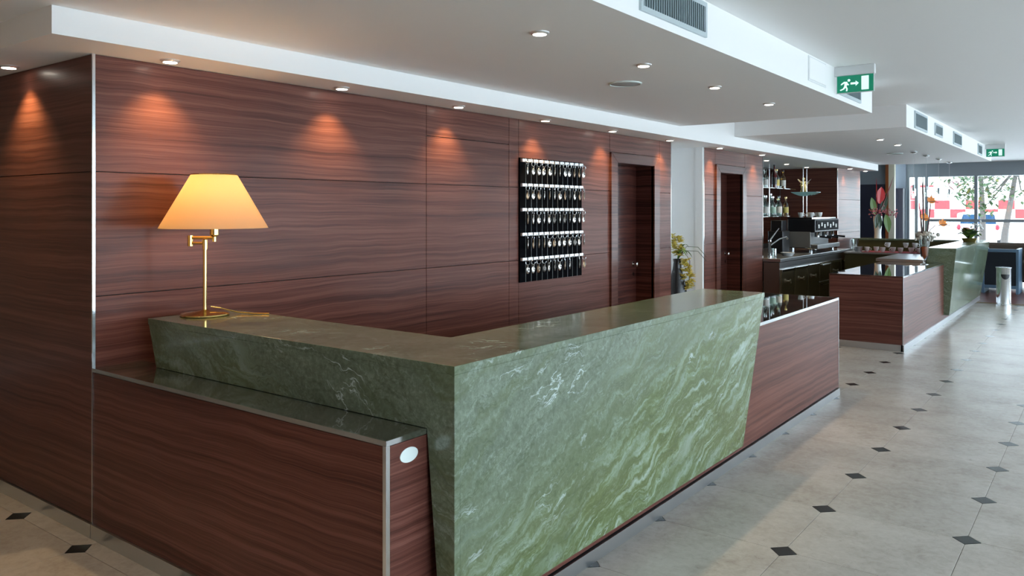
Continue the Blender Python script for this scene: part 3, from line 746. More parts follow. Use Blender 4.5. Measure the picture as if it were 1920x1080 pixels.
def bottle(name, mat, h, r, neck, labelc, capm):
    o = MB().lathe([(0,0),(r*0.95,0),(r,0.01),(r,h*0.55),(r*0.85,h*0.63),(neck,h*0.74),(neck,h*0.94),(neck*1.25,h*0.945),(neck*1.25,h*0.97)], (0,0,0), 14).build(name, mat, smooth=True)
    WLOC[o.name] = Vector((0,0,0))
    MB().lathe([(r*1.01,h*0.15),(r*1.015,h*0.16),(r*1.015,h*0.45),(r*1.01,h*0.46)], (0,0,0), 14, False).build('paper_label', labelc, o, smooth=True)
    MB().lathe([(neck*1.35,h*0.93),(neck*1.35,h*1.0),(0,h*1.0)], (0,0,0), 10, False).build('cap', capm, o, smooth=True)
    return o
LABW = P('white_paper_label', (0.75, 0.74, 0.70), 0.6); LABY = P('yellow_paper_label', (0.7, 0.6, 0.2), 0.6); LABG = P('pale_green_label', (0.45, 0.62, 0.5), 0.6)
specs = [  # y, x, z, mat, h, r, label mat, cap, text
 (13.02,-4.56,1.9825,0,0.30,0.045,LABW,RUBBER,'clear bottle with black cap at the left end of the upper glass shelf'),
 (13.22,-4.66,1.9825,0,0.31,0.045,LABW,CHROME,'clear bottle with steel cap behind the dark red bottle'),
 (13.45,-4.56,1.9825,2,0.40,0.042,RUBBER,RUBBER,'tall dark red bottle on the upper glass shelf'),
 (13.68,-4.60,1.9825,0,0.33,0.05,LABY,GOLD,'pale gold labelled bottle right of the dark red one'),
 (13.90,-4.56,1.9825,3,0.32,0.045,LABW,RUBBER,'amber bottle at the right end of the upper shelf bottles'),
 (13.00,-4.55,1.5105,0,0.34,0.05,LABW,CHROME,'clear white labelled bottle at the left end of the lower shelf'),
 (13.17,-4.65,1.5105,1,0.36,0.05,LABG,RUBBER,'green bottle second along the lower shelf'),
 (13.34,-4.55,1.5105,0,0.33,0.055,LABG,CHROME,'clear green labelled bottle third along the lower shelf'),
 (13.50,-4.64,1.5105,1,0.38,0.048,LABW,CHROME,'green white labelled bottle fourth along the lower shelf'),
 (13.66,-4.55,1.5105,0,0.35,0.05,LABW,RUBBER,'clear bottle with black cap fifth along the lower shelf'),
 (13.82,-4.62,1.5105,1,0.30,0.05,LABG,GOLD,'short green bottle with gold cap sixth along the lower shelf'),
 (14.02,-4.55,1.5105,3,0.33,0.045,LABY,GOLD,'yellow labelled bottle at the right end of the lower shelf')]
for y, x, z, mi, hh, r, lb, cp, tx in specs:
    o = bottle('bottle', BOT[mi], hh, r, r*0.33, lb, cp); o.location = (x, y, z); tag(o, tx, 'bottle', 'bottles on the hanging glass shelf')
# gilded winged figurine
fx_, fy_, fz_ = -4.36, 14.40, 1.933
fg = thing('winged_figurine', (fx_, fy_, fz_), 'small gilded winged figurine standing at the end of the glass shelf', 'figurine')
fb_ = MB().lathe([(0,0),(0.065,0),(0.06,0.02),(0.045,0.05),(0.05,0.09),(0.033,0.15),(0.04,0.185),(0.016,0.21),(0.0,0.213)], (fx_,fy_,fz_), 14).ball((fx_,fy_,fz_+0.232), 0.027, 10, 8)
fb_.tube([(fx_+0.03,fy_,fz_+0.17),(fx_+0.065,fy_-0.02,fz_+0.13),(fx_+0.10,fy_-0.03,fz_+0.165)], 0.011, 7).tube([(fx_-0.03,fy_,fz_+0.17),(fx_-0.05,fy_-0.03,fz_+0.12),(fx_-0.01,fy_-0.05,fz_+0.115)], 0.011, 7)
fb_.build('body', GOLD, fg, smooth=True)
WINGM = P('pale_wing_glass', (0.30,0.28,0.25), 0.3)
for s_ in (-1, 1): MB().leaf((fx_+s_*0.02,fy_+0.03,fz_+0.12), (fx_+s_*0.12,fy_+0.05,fz_+0.23), 0.07, (s_*0.015,0,0.015)).build('wing', WINGM, fg)

# ------------------------------------------------------------------ table lamp
lx, ly = -3.735, 2.325
lamp = thing('table_lamp', (lx, ly, ZT), 'lit brass swing arm table lamp with cream cone shade on the desk', 'lamp')
MB().lathe([(0,0),(0.118,0),(0.122,0.004),(0.12,0.010),(0.10,0.016),(0.03,0.022),(0.014,0.03),(0,0.03)], (lx,ly,ZT), 40).build('base', BRASS, lamp, smooth=True)
MB().tube([(lx,ly,ZT+0.02),(lx,ly,1.44)], 0.0095, 14).build('pole', BRASS, lamp, smooth=True)
ux, uy = math.cos(AZ), math.sin(AZ)          # the arm swings level, away to the left and back
ex, ey = lx-0.070, ly-0.040
sxx, syy = lx+0.040, ly+0.028
MB().lathe([(0.013,0),(0.013,0.05),(0,0.052)], (lx,ly,1.415), 14).build('collar', BRASS, lamp, smooth=True)
a1 = MB().tube([(lx,ly,1.447),(ex,ey,1.447)], 0.0075, 10).build('lower_arm', BRASS, lamp, smooth=True)
MB().lathe([(0,0),(0.014,0.0),(0.014,0.056),(0,0.057)], (ex,ey,1.431), 14).build('elbow', BRASS, lamp, smooth=True)
MB().tube([(ex,ey,1.475),(sxx,syy,1.475)], 0.0085, 10).build('upper_arm', BRASS, lamp, smooth=True)
MB().lathe([(0,0),(0.010,0),(0.010,0.025),(0.018,0.03),(0.022,0.035),(0.022,0.075),(0.014,0.08),(0.014,0.12),(0,0.12)], (sxx,syy,1.455), 16).build('socket', BRASS, lamp, smooth=True)
zsb, zst, rb, rt = 1.525, 1.800, 0.268, 0.113
MB().lathe([(rb,zsb),(rt,zst),(rt-0.003,zst),(rb-0.003,zsb),(rb,zsb)], (sxx,syy,0), 56, False).build('shade', SHADE, lamp, smooth=True)
MB().torus((sxx,syy,zst), rt, 0.003, 'z', 40, 6).build('shade_ring', BRASS, lamp)
for k in range(3):
    t = k*2.094; MB().tube([(sxx,syy,1.72),(sxx+rt*math.cos(t),syy+rt*math.sin(t),zst-0.004)], 0.002, 5).build('spider', BRASS, lamp)
MB().ball((sxx,syy,1.655), 0.030, 14, 10, (1,1,1.25)).build('bulb', P('bulb_glow', (1,1,1), 0.4, emit=(1.0,0.72,0.40), estr=25.0), lamp, smooth=True)
ld = bpy.data.lights.new('lamp_light', 'POINT'); ld.energy = 2.8; ld.color = (1.0, 0.62, 0.32); ld.shadow_soft_size = 0.045
lo = bpy.data.objects.new('lamp_light', ld); COL.objects.link(lo); lo.parent = lamp; lo.location = Vector((sxx, syy, 1.69)) - WLOC[lamp.name]
MB().tube([(lx+0.02,ly+0.02,ZT+0.045),(lx+0.04,ly+0.06,ZT+0.036),(lx+0.09,ly+0.13,ZT+0.010),(lx+0.17,ly+0.17,ZT+0.005),(lx+0.24,ly+0.218,ZT+0.005)], 0.0035, 7).build('cord', BRASS, lamp, smooth=True)

# ------------------------------------------------------------------ key rack and keys
RY0, RY1, RZ0, RZ1 = 5.424, 6.409, 1.0, 2.062
rack = thing('key_rack', (XW, 5.9165, RZ0), 'black felt hotel key rack with five rows of steel hooks on the panelled wall', 'key rack')
MB().box(XW, XW+0.014, RY0, RY1, RZ0, RZ1).build('board', BLACK, rack)
cw = (RY1-RY0)/12
for k in range(1, 12): MB().box(XW+0.014, XW+0.0165, RY0+k*cw-0.001, RY0+k*cw+0.001, RZ0, RZ1).build('divider', P('divider_metal', (0.25,0.27,0.27), 0.4, 0.5) if k == 1 else MATS['divider_metal'], rack)
rowz = [2.040, 1.830, 1.620, 1.410, 1.198]
tabm = MB().prism([(-0.032,-0.014),(0.032,-0.014),(0.032,0.012),(-0.032,0.012)], 'x', 0.0, 0.022)
tabm.tube([(0.02,0.012,-0.006),(0.038,0.012,-0.016),(0.044,0.012,-0.006)], 0.003, 6)
TABM = P('bright_tab_steel', (0.85,0.85,0.86), 0.25, 0.7)
tme_ = None; FOB = P('silver_key_fob', (0.62,0.60,0.57), 0.25, 0.9); FOBB = P('bronze_key_fob', (0.28,0.19,0.12), 0.35, 0.9); KEYD = P('dark_key_steel', (0.12,0.11,0.10), 0.35, 0.9)
ringm = MB().torus((0,0,-0.019), 0.019, 0.0022, 'x', 14, 5)
fobm = MB().lathe([(0,-0.004),(0.016,-0.004),(0.0205,-0.002),(0.0215,0.0),(0.0205,0.002),(0.016,0.004),(0,0.004)], (0,0,0), 16)
fob2 = MB(); fob2.add([(v[2], v[0]*0.80, v[1]*1.45-0.083) for v in fobm.v], fobm.f)
fob2.torus((0,0,-0.046), 0.007, 0.002, 'x', 8, 4)
keym = MB().tube([(0.006,0.004,-0.036),(0.006,0.004,-0.088)], 0.0032, 6).box(0.0045,0.0075,0.004,0.014,-0.088,-0.074)
me_r = me_k = None; fobme = {}
ROWN = ['top', 'second', 'middle', 'fourth', 'bottom']
for r, z in enumerate(rowz):
    for c in range(12):
        y = RY0 + (c+0.5)*cw
        if tme_ is None:
            tb = tabm.build('hook_tab', TABM, rack, off=False); tme_ = tb.data
        else: tb = MB().build('hook_tab', TABM, rack, mesh=tme_)
        tb.location = Vector((XW+0.014, y, z)) - WLOC[rack.name]
        if (r, c) in ((4, 9),): continue
        kk = random.random(); fm = FOB if kk < 0.62 else (FOBB if kk < 0.85 else KEYD)
        kt = thing('room_key', (XW+0.0585, y+0.012, z-0.010), '%s key ring with oval fob, %s hook from the left in the %s row' % ('silver' if fm is FOB else 'bronze' if fm is FOBB else 'dark', ORD[c], ROWN[r]), 'key', 'room keys hanging on the key rack')
        if me_r is None:
            ro = ringm.build('ring', CHROME, kt, smooth=True, off=False); me_r = ro.data
            ko = keym.build('key_shank', KEYD, kt, off=False); me_k = ko.data
        else:
            MB().build('ring', CHROME, kt, mesh=me_r); MB().build('key_shank', KEYD, kt, mesh=me_k)
        if fm.name not in fobme: fobme[fm.name] = fob2.build('fob', fm, kt, smooth=True, off=False).data
        else: MB().build('fob', fm, kt, mesh=fobme[fm.name])
        kt.rotation_euler = (random.uniform(-0.08, 0.08), 0, random.uniform(-0.75, 0.75))

# ------------------------------------------------------------------ downlights, speaker, vents, signs, pendants
ringp = MB().lathe([(0.030,-0.012),(0.041,-0.010),(0.048,-0.004),(0.050,0.0),(0.050,0.001),(0.040,0.001)], (0,0,0), 24, False)
discp = MB().lathe([(0.0,-0.0135),(0.034,-0.0125),(0.036,-0.008),(0.0,-0.004)], (0,0,0), 20, False)
dl = {}
RINGM = P('downlight_ring', (0.75,0.75,0.75), 0.3, 0.6)
def downlight(x, y, z, label, group, energy, cone=1.75, blend=0.7, tint=(1.0,0.66,0.28)):
    t = thing('downlight', (x, y, z), label, 'ceiling light', group)
    if not dl:
        dl['r'] = ringp.build('ring', RINGM, t, smooth=True, off=False).data; dl['d'] = discp.build('lens', LAMPE, t, smooth=True, off=False).data
    else:
        MB().build('ring', RINGM, t, mesh=dl['r']); MB().build('lens', LAMPE, t, mesh=dl['d'])
    d = bpy.data.lights.new('downlight_beam', 'SPOT'); d.energy = energy; d.color = tint; d.spot_size = cone; d.spot_blend = blend; d.shadow_soft_size = 0.025
    o = bpy.data.objects.new('downlight_beam', d); COL.objects.link(o); o.parent = t; o.location = (0, 0, -0.02)
gs = 'downlights in the soffit along the panelled wall'
sy_ = [2.217, 3.364, 4.489, 5.625, 6.779]
nm = ['above the table lamp', 'above the long blank panel', 'above the flush jib door', 'above the key rack', 'left of the first door']
for y, t in zip(sy_, nm): downlight(-3.878, y, ZS, 'warm soffit downlight ' + t, gs, 20.0)
for y, t in ((8.05, 'above the first door'), (9.45, 'left of the second door'), (10.95, 'right of the second door')): downlight(-3.885, y, ZS, 'warm soffit downlight ' + t, gs, 20.0)
downlight(-4.726, 1.785, ZS, 'warm soffit downlight at the left edge over the dark end wall', gs, 20.0)
for k, (x, y) in enumerate(((-4.272,12.24),(-4.352,13.44),(-4.386,14.66))): downlight(x, y, ZS, 'bar alcove downlight, %s from the left' % ORD[k], 'downlights over the back bar', 10.0)
for k, (x, y) in enumerate(((-3.90,15.68),(-3.90,16.85))): downlight(x, y, ZS, 'soffit downlight over the pale bar end panel, %s from the left' % ORD[k], gs, 14.0)
for k, y in enumerate((3.293, 4.411, 5.516, 6.663)): downlight(-2.305, y, ZD, 'downlight in the lowered ceiling over the desk, %s from the left' % ORD[k], 'downlights over the reception desk', 20.0, 1.2, 0.6, (1.0,0.72,0.42))
for k, y in enumerate((2.18, 1.06, -0.06, -1.18)): downlight(-2.305, y, ZD, 'added downlight out of view in the lowered ceiling before the desk, %s from the desk' % ORD[k], 'downlights over the reception desk', 16.0, 1.2, 0.6, (1.0,0.72,0.42))  # row carried on out of view, added for warm light on the desk
for k, y in enumerate((10.89, 11.93)): downlight(-2.345, y, ZD, 'downlight in the lowered ceiling over the bar, %s from the left' % ORD[k], 'downlights over the bar', 9.0, 1.2, 0.6, (1.0,0.86,0.70))
for k in range(5): downlight(-6.0+k*1.4, -4.3, ZD, 'added light out of view along the back wall, %s from the far left' % ORD[k], 'added warm lights behind the viewer', 70.0, 1.9, 0.7, (1.0,0.68,0.36))  # unseen, added behind the camera to warm the low panel and side slab
for k, (y, w) in enumerate(((4.986, 'reception desk'), (13.8, 'bar'))):
    t = thing('ceiling_speaker', (-2.75, y, ZD), 'round grey ceiling speaker over the ' + w, 'speaker')
    MB().lathe([(0.118,0.0),(0.118,-0.006),(0.108,-0.010),(0.105,-0.006)], (-2.75,y,ZD), 32, False).build('rim', WHITEPL, t, smooth=True)
    MB().lathe([(0,-0.012),(0.07,-0.010),(0.106,-0.005),(0.106,0.0)], (-2.75,y,ZD), 32, False).build('mesh_cover', SPKR, t, smooth=True)

def vent(y0, y1, z0, z1, label, nb, frame=0.025):
    t = thing('air_vent', (XF, (y0+y1)/2, z0), label, 'vent', 'air vents in the ceiling fascia')
    MB().box(XF, XF+0.004, y0+frame, y1-frame, z0+frame, z1-frame).build('shade_sheet', VENTD, t)  # flat dark sheet, the shade between the blades is put into its colour
    MB().box(XF, XF+0.014, y0, y1, z0, z0+frame).box(XF, XF+0.014, y0, y1, z1-frame, z1).box(XF, XF+0.014, y0, y0+frame, z0+frame, z1-frame).box(XF, XF+0.014, y1-frame, y1, z0+frame, z1-frame).build('frame', VENTF, t)
    me = None
    for k in range(nb):
        y = y0+frame+(k+0.5)*(y1-y0-2*frame)/nb
        if me is None:
            b = MB().box(0, 0.010, -0.0035, 0.0035, z0+frame, z1-frame).build('blade', VENTS, t, off=False); me = b.data
        else: b = MB().build('blade', VENTS, t, mesh=me)
        b.location = Vector((XF+0.002, y, 0)) - Vector((WLOC[t.name][0], WLOC[t.name][1], WLOC[t.name][2]))
vent(3.34, 4.10, 2.556, 2.745, 'large grey air vent with upright blades above the desk', 28)
vent(6.75, 7.45, 2.556, 2.745, 'air vent half hidden behind the nearer exit sign', 26)
vent(9.87, 10.62, 2.54, 2.735, 'bluish air vent nearest the desk above the bar', 26)
vent(11.16, 11.71, 2.555, 2.71, 'small pale air vent in the middle above the bar', 18)
vent(12.63, 13.38, 2.54, 2.72, 'greenish air vent third along the fascia above the bar', 24)
vent(15.2, 15.7, 2.54, 2.72, 'last air vent just left of the farther exit sign', 12)
ap = thing('access_panel', (XF, 6.17, 2.56), 'white square access hatch in the fascia left of the nearer exit sign', 'hatch')
MB().box(XF, XF+0.004, 5.95, 6.40, 2.565, 2.75).build('hatch_frame', SIGNF, ap); MB().box(XF+0.004, XF+0.008, 5.965, 6.385, 2.58, 2.738).build('hatch_door', WHITE, ap)

def exit_sign(y, label):
    x0, x1 = XF+0.0, XF+0.30
    t = thing('exit_sign', (XF+0.15, y, 2.55), label, 'sign', 'green exit signs')
    MB().box(x0+0.0, x1, y, y+0.05, 2.685, ZM).build('housing', SIGNF, t, bevel=0.004)
    pn = MB().box(x0+0.012, x1-0.006, y+0.018, y+0.030, 2.545, 2.690).build('panel', SIGNF, t)
    gx0, gx1, gz0, gz1 = x0+0.018, x1-0.012, 2.551, 2.683
    MB().box(gx0, gx1, y+0.014, y+0.018, gz0, gz1).build('green_field', GREEN, pn)
    W = gx1-gx0; Hh = gz1-gz0
    def pp(u, v): return (gx0+u*W, gz0+v*Hh)
    yy0, yy1 = y+0.011, y+0.014
    m = MB().prism([pp(0.68,0.10), pp(0.88,0.10), pp(0.88,0.92), pp(0.68,0.92)], 'y', yy0, yy1); m.build('door_symbol', SIGNW, pn)
    MB().prism([pp(0.38,0.46), pp(0.52,0.46), pp(0.52,0.36), pp(0.61,0.52), pp(0.52,0.68), pp(0.52,0.58), pp(0.38,0.58)], 'y', yy0, yy1).build('arrow_symbol', SIGNW, pn)
    fgm = MB()
    c = pp(0.335, 0.72); fgm.prism([(c[0]+0.0105*math.cos(k*math.pi/6), c[1]+0.0105*math.sin(k*math.pi/6)) for k in range(12)], 'y', yy0, yy1)
    for poly in ([(0.20,0.66),(0.29,0.64),(0.29,0.50),(0.26,0.34),(0.20,0.34),(0.21,0.50)], [(0.20,0.66),(0.12,0.54),(0.10,0.48),(0.13,0.46),(0.20,0.56)],
                 [(0.28,0.60),(0.34,0.46),(0.31,0.42),(0.26,0.50)], [(0.20,0.36),(0.26,0.34),(0.20,0.20),(0.10,0.12),(0.08,0.18),(0.16,0.24)],
                 [(0.22,0.38),(0.27,0.36),(0.30,0.22),(0.29,0.08),(0.25,0.08),(0.26,0.22)]):
        fgm.prism([pp(*q) for q in poly], 'y', yy0, yy1)
    fgm.build('running_figure', SIGNW, pn)
exit_sign(6.64, 'green running man exit sign nearest the desk')
exit_sign(16.2, 'small green running man exit sign far along the bar')

for k, y in enumerate((13.38, 14.42, 15.59, 16.74)):
    t = thing('pendant_lamp', (-2.405, y, 1.8), 'slim pendant lamp on a thin wire over the bar, %s from the left' % ORD[k], 'pendant lamp', 'pendant lamps over the bar')
    MB().lathe([(0.05,0),(0.05,-0.02),(0.01,-0.035),(0,-0.035)], (-2.405,y,ZD), 18).build('ceiling_rose', CHROME, t, smooth=True)
    MB().tube([(-2.405,y,ZD-0.03),(-2.405,y,1.99)], 0.0025, 5).build('wire', P('pendant_wire', (0.7,0.7,0.7), 0.4) if k == 0 else MATS['pendant_wire'], t)
    MB().lathe([(0.0,0.10),(0.018,0.10),(0.018,0.04),(0.012,0.0),(0,0)], (-2.405,y,1.90), 12).build('lamp_holder', ALU, t, smooth=True)
    MB().lathe([(0.032,0.04),(0.034,-0.07),(0.031,-0.07),(0.029,0.04)], (-2.405,y,1.90), 14, False).build('glass_sleeve', VASEG, t, smooth=True)

# ------------------------------------------------------------------ plants and flowers
def orchid(m, c, r, rng):
    for k in range(5):
        t = k*1.2566+rng.random(); el = rng.uniform(-0.4,0.9)
        d = Vector((math.cos(t)*math.cos(el), math.sin(t)*math.cos(el), math.sin(el)))
        m.leaf(c, Vector(c)+d*r, r*0.85, d*0.0, 3, 0.3, 0.001)
rng = random.Random(3)
vx0, vy0 = -4.225, 8.96
fv = thing('orchid_vase', (vx0, vy0, 0), 'tall black vase with yellow orchids in the white niche', 'vase')
MB().lathe([(0,0),(0.13,0),(0.15,0.2),(0.145,0.45),(0.10,0.72),(0.055,0.90),(0.045,0.98),(0.055,1.02),(0.048,1.02),(0.0,0.98)], (vx0,vy0,0), 24).build('vase', VASEB, fv, smooth=True)
om = MB()
for k in range(64):
    if k < 28: c = (vx0+rng.uniform(-0.09,0.05), vy0+rng.uniform(-0.06,0.06), 1.10+rng.uniform(-0.04,0.20))
    else: c = (vx0+0.12+rng.uniform(-0.06,0.06), vy0+0.02+rng.uniform(-0.06,0.06), 1.0-(k-28)/36*0.36+rng.uniform(-0.03,0.03))
    orchid(om, c, 0.056, rng)
om.build('blossoms', YELP, fv, kind='stuff')
for k in range(7):
    t = rng.uniform(-0.6,1.6); r = rng.uniform(0.12,0.24)
    MB().leaf((vx0,vy0,1.0), (vx0+r*math.cos(t), vy0+r*math.sin(t), 1.0+rng.uniform(0.02,0.16)), 0.035, (0,0,0.10), 8).build('leaf', LEAF2, fv)
MB().tube([(vx0,vy0,1.0),(vx0+0.08,vy0+0.02,1.12),(vx0+0.15,vy0+0.03,1.0),(vx0+0.14,vy0+0.03,0.72)], 0.004, 6).build('stem', STEMB, fv)
for dz in (0.0, -0.05): MB().tube([(vx0,vy0,1.02),(vx0+0.10,vy0+0.05,1.17+dz),(vx0+0.22,vy0+0.11,1.165+dz),(vx0+0.31,vy0+0.15,1.05+dz)], 0.0035, 6).build('arching_stem', LEAF, fv)

# white vase with red anthuriums on the marble return
wx, wy, wz = -3.55, 16.3, 1.075
wv = thing('anthurium_vase', (wx, wy, wz), 'tall white vase with red anthuriums and broad leaves on the far marble return', 'vase')
MB().lathe([(0,0),(0.062,0),(0.058,0.10),(0.066,0.22),(0.080,0.34),(0.076,0.42),(0.070,0.42),(0.055,0.2),(0,0.18)], (wx,wy,wz), 24).build('vase', CERAM, wv, smooth=True)
ux, uy = math.cos(AZ), math.sin(AZ)
def W(u, v, d=0.0): return (wx+u*ux-d*uy, wy+u*uy+d*ux, wz+v)
for a, b, w, c in (((-0.02,0.42),(-0.03,1.15),0.05,(0,0,0)), ((0.0,0.42),(0.30,1.17),0.045,(0.02,0,0.02))): MB().leaf(W(*a), W(*b), w, c, 8).build('tall_spathe', REDP if a[0] < 0 else PINKP, wv)
MB().leaf(W(0.03,0.66), W(0.07,0.98), 0.17, (0,0,0), 8, 0.2, 0.003, (uy,-ux,0.2)).build('anthurium_bloom', REDP, wv); MB().tube([W(0.02,0.42),W(0.05,0.70)], 0.006, 6).build('stem', STEMB, wv)
for a, b, w in (((-0.05,0.45),(-0.12,0.78),0.13), ((0.08,0.50),(0.17,0.86),0.12)): MB().leaf(W(*a), W(*b), w, (0,0,0), 8, 0.2, 0.002, (uy,-ux,0.1)).build('leaf', LEAF2 if a[0] < 0 else LEAF, wv)
for a, b, w in (((-0.03,0.46),(-0.09,0.18),0.10), ((-0.02,0.46),(0.0,0.17),0.10), ((0.12,0.45),(0.16,0.10),0.14)): MB().leaf(W(*a,-0.07), W(*b,-0.1), w, (0,0,0.02), 8, 0.2, 0.002, (uy,-ux,0.1)).build('leaf', LEAF if a[0] < 0 else LEAF2, wv)
bm_ = MB()
for k in range(90):
    u = rng.uniform(-0.14,0.36); v = 0.50 + rng.gauss(0,0.045) - max(0,u-0.15)*0.25
    bm_.ball(W(u, v, rng.uniform(-0.08,0.08)), rng.uniform(0.009,0.017), 6, 4)
bm_.build('small_blossoms', PINKP, wv, kind='stuff')

# glass vase with orange sand and strelitzia
gx, gy, gz = -2.075, 12.30, 0.857
gv = thing('strelitzia_vase', (gx, gy, gz), 'clear footed glass vase with orange sand and bird of paradise flowers on the bar', 'vase')
MB().lathe([(0,0),(0.055,0),(0.055,0.006),(0.012,0.014),(0.012,0.05),(0.05,0.12),(0.072,0.40),(0.069,0.40),(0.047,0.12),(0.0,0.06)], (gx,gy,gz), 24, False).build('vase', VASEG, gv, smooth=True)
MB().lathe([(0,0.062),(0.045,0.122),(0.056,0.24),(0,0.25)], (gx,gy,gz), 20).build('sand', SAND, gv, smooth=True)
fm_ = MB()
for k in range(110): fm_.ball((gx+rng.gauss(0.01,0.05), gy+rng.gauss(0.01,0.05), gz+0.395+rng.gauss(0,0.035)), rng.uniform(0.014,0.030), 6, 4)
fm_.build('moss', FLUFF, gv, kind='stuff')
def G(u, v, d=0.0): return (gx+u*ux-d*uy, gy+u*uy+d*ux, gz+v)
for k, (u, v, b) in enumerate(((-0.07,0.85,0),(-0.02,1.22,0),(0.10,0.98,0),(-0.05,0.75,0),(-0.03,1.15,0),(0.03,0.80,0))):
    MB().tube([G(u*0.2,0.30),G(u*0.6,v*0.6),G(u,v)], [0.010,0.011,0.004], 6).build('stalk', STEMB if k % 2 == 0 else LEAF, gv)
for u, v, s_ in ((-0.05,0.62,1),(0.04,0.86,1),(0.20,0.54,1)):
    MB().leaf(G(u,v), G(u+0.16*s_,v-0.005), 0.04, (0,0,0.01), 6, 0.15, 0.008).build('beak', STEMB, gv)
    for dx, dz in ((0.03,0.10),(0.07,0.07),(-0.02,0.08),(0.09,0.03)): MB().leaf(G(u+0.03,v), G(u+0.03+dx,v+dz), 0.05, (0,0,0), 5, 0.15, 0.006, (uy,-ux,0.1)).build('petal', ORANP, gv)
MB().tube([G(0.02,0.34),G(0.08,0.48),G(0.15,0.54),G(0.21,0.54)], 0.006, 6).build('arching_stalk', STEMB, gv)

# low bouquet on the marble
bx, by, bz = -1.92, 15.45, 1.075
bq = thing('bouquet', (bx, by, bz), 'low green and yellow flower arrangement on the marble bar top', 'flowers')
MB().lathe([(0,0),(0.09,0),(0.12,0.06),(0.11,0.06),(0.08,0.01),(0,0.01)], (bx,by,bz), 18, False).build('dish', BRASS, bq, smooth=True)
for k in range(26):
    t = k*2.4; r = 0.10+0.16*rng.random(); z = 0.05+0.20*rng.random()
    MB().leaf((bx,by,bz+0.03), (bx+r*math.cos(t), by+r*math.sin(t), bz+z), 0.13, (0,0,0.06), 5).build('leaf', [LEAF2, YELP, LEAF2, LEAF, PINKP][k % 5], bq)
b2 = MB()
for k in range(16): b2.ball((bx+0.12+rng.gauss(0,0.06), by+rng.gauss(0,0.06), bz+0.25+rng.gauss(0,0.03)), 0.018, 6, 4)
b2.build('white_blossoms', CERAM, bq, kind='stuff')

# ------------------------------------------------------------------ bin, lounge seats
bn = thing('litter_bin', (-1.45, 15.75, 0), 'tall polished steel litter bin with half moon opening', 'bin')
MB().lathe([(0,0),(0.112,0),(0.112,0.02),(0.108,0.025),(0.108,0.62),(0.118,0.635),(0.118,0.645),(0,0.645)], (-1.45,15.75,0), 36).build('body', CHROME, bn, smooth=True)
hm = MB(); aa = []
base_t = math.atan2(-15.75, 1.45) + 0.25
ps = []
for k in range(13):
    q = math.pi*k/12; ps.append((0.62*math.cos(q), -0.085*math.sin(q)))
vs_ = [( -1.45+r*math.cos(base_t+u), 15.75+r*math.sin(base_t+u), 0.53+v) for r in (0.1075, 0.111) for u, v in ps]
vs_ += [(-1.45+r*math.cos(base_t+u), 15.75+r*math.sin(base_t+u), 0.53-0.0) for r in (0.1075, 0.111) for u, v in ps]
fs_ = [(13+k, 13+k+1, 39+k+1, 39+k) for k in range(12)] + [(k, 26+k, 26+k+1, k+1) for k in range(12)] + [(k, k+1, 13+k+1, 13+k) for k in range(12)] + [(26+k, 39+k, 39+k+1, 26+k+1) for k in range(12)]
hm.add(vs_, fs_).build('opening', RUBBER, bn)

def armchair(x, y, w, label, pad=BLACKF):
    t = thing('armchair', (x+w/2, y, 0), label, 'armchair', 'lounge armchairs with metal frames')
    MB().box(x, x+0.05, y, y+0.75, 0.0, 0.86).box(x+w-0.05, x+w, y, y+0.75, 0.0, 0.86).box(x+0.05, x+w-0.05, y, y+0.04, 0.80, 0.86).box(x+0.05, x+w-0.05, y, y+0.04, 0.10, 0.16).build('frame', BLUEM, t, bevel=0.004)
    MB().box(x+0.05, x+w-0.05, y+0.005, y+0.12, 0.16, 0.80).build('backrest', pad, t, bevel=0.01)
    MB().box(x+0.06, x+w-0.06, y+0.12, y+0.72, 0.25, 0.43).build('seat', pad, t, bevel=0.03)
armchair(-2.02, 17.9, 0.62, 'black armchair with blue grey metal frame behind the bin')
armchair(-1.10, 18.4, 0.62, 'black armchair farther right at the picture edge')
for k, (x0, x1, y, lab, mt) in enumerate(((-2.3, -0.4, 19.6, 'long brown leather sofa under the far window', BROWNL), (-3.55, -2.75, 20.6, 'dark blue lounge seat near the street window', NAVY))):
    t = thing('sofa', ((x0+x1)/2, y, 0), lab, 'sofa')
    MB().box(x0, x1, y, y+0.85, 0.12, 0.45).build('seat', mt, t, bevel=0.04); MB().box(x0, x1, y-0.18, y, 0.12, 0.93).build('backrest', mt, t, bevel=0.05)
    MB().box(x0-0.14, x0, y-0.18, y+0.85, 0.12, 0.62).build('armrest', mt, t, bevel=0.04); MB().box(x1, x1+0.14, y-0.18, y+0.85, 0.12, 0.62).build('armrest', mt, t, bevel=0.04)
    for sx in (x0, x1-0.06):
        for sy in (y-0.1, y+0.7): MB().box(sx, sx+0.06, sy, sy+0.06, 0, 0.12).build('foot', CHROME, t)

# ------------------------------------------------------------------ outside
PAVE = P('pale_paving', (0.80, 0.79, 0.77), 0.9)
o = MB().box(-60, 80, YF+0.4, 120, -0.25, -0.03).box(XR+0.3, 80, -60, YF+0.4, -0.25, -0.03).build('ground', PAVE); struct(o, 'pale paved street outside the windows', 'ground')
FAC = P('white_facade', (0.80, 0.79, 0.77), 0.8); REDS = P('red_sign_board', (0.50, 0.02, 0.025), 0.5); REDS.node_tree.nodes['Principled BSDF'].inputs['Emission Color'].default_value = (0,0,0,1)
fb = thing('shop_building', (-12, 62, 0), 'pale shop building with red boards across the street', 'building')
MB().box(-40, 30, 62, 64, -0.1, 4.6).build('facade', FAC, fb)
for k in range(16):
    x = -15.5 + k*0.95
    MB().box(x, x+0.92, 61.9, 62, (1.35 if k % 2 else 1.95)-0.3, (1.35 if k % 2 else 1.95)+0.3).build('sign_board', REDS, fb)
tc = bpy.data.curves.new('letters', 'FONT'); tc.body = 'TET'; tc.size = 1.5; tc.extrude = 0.03
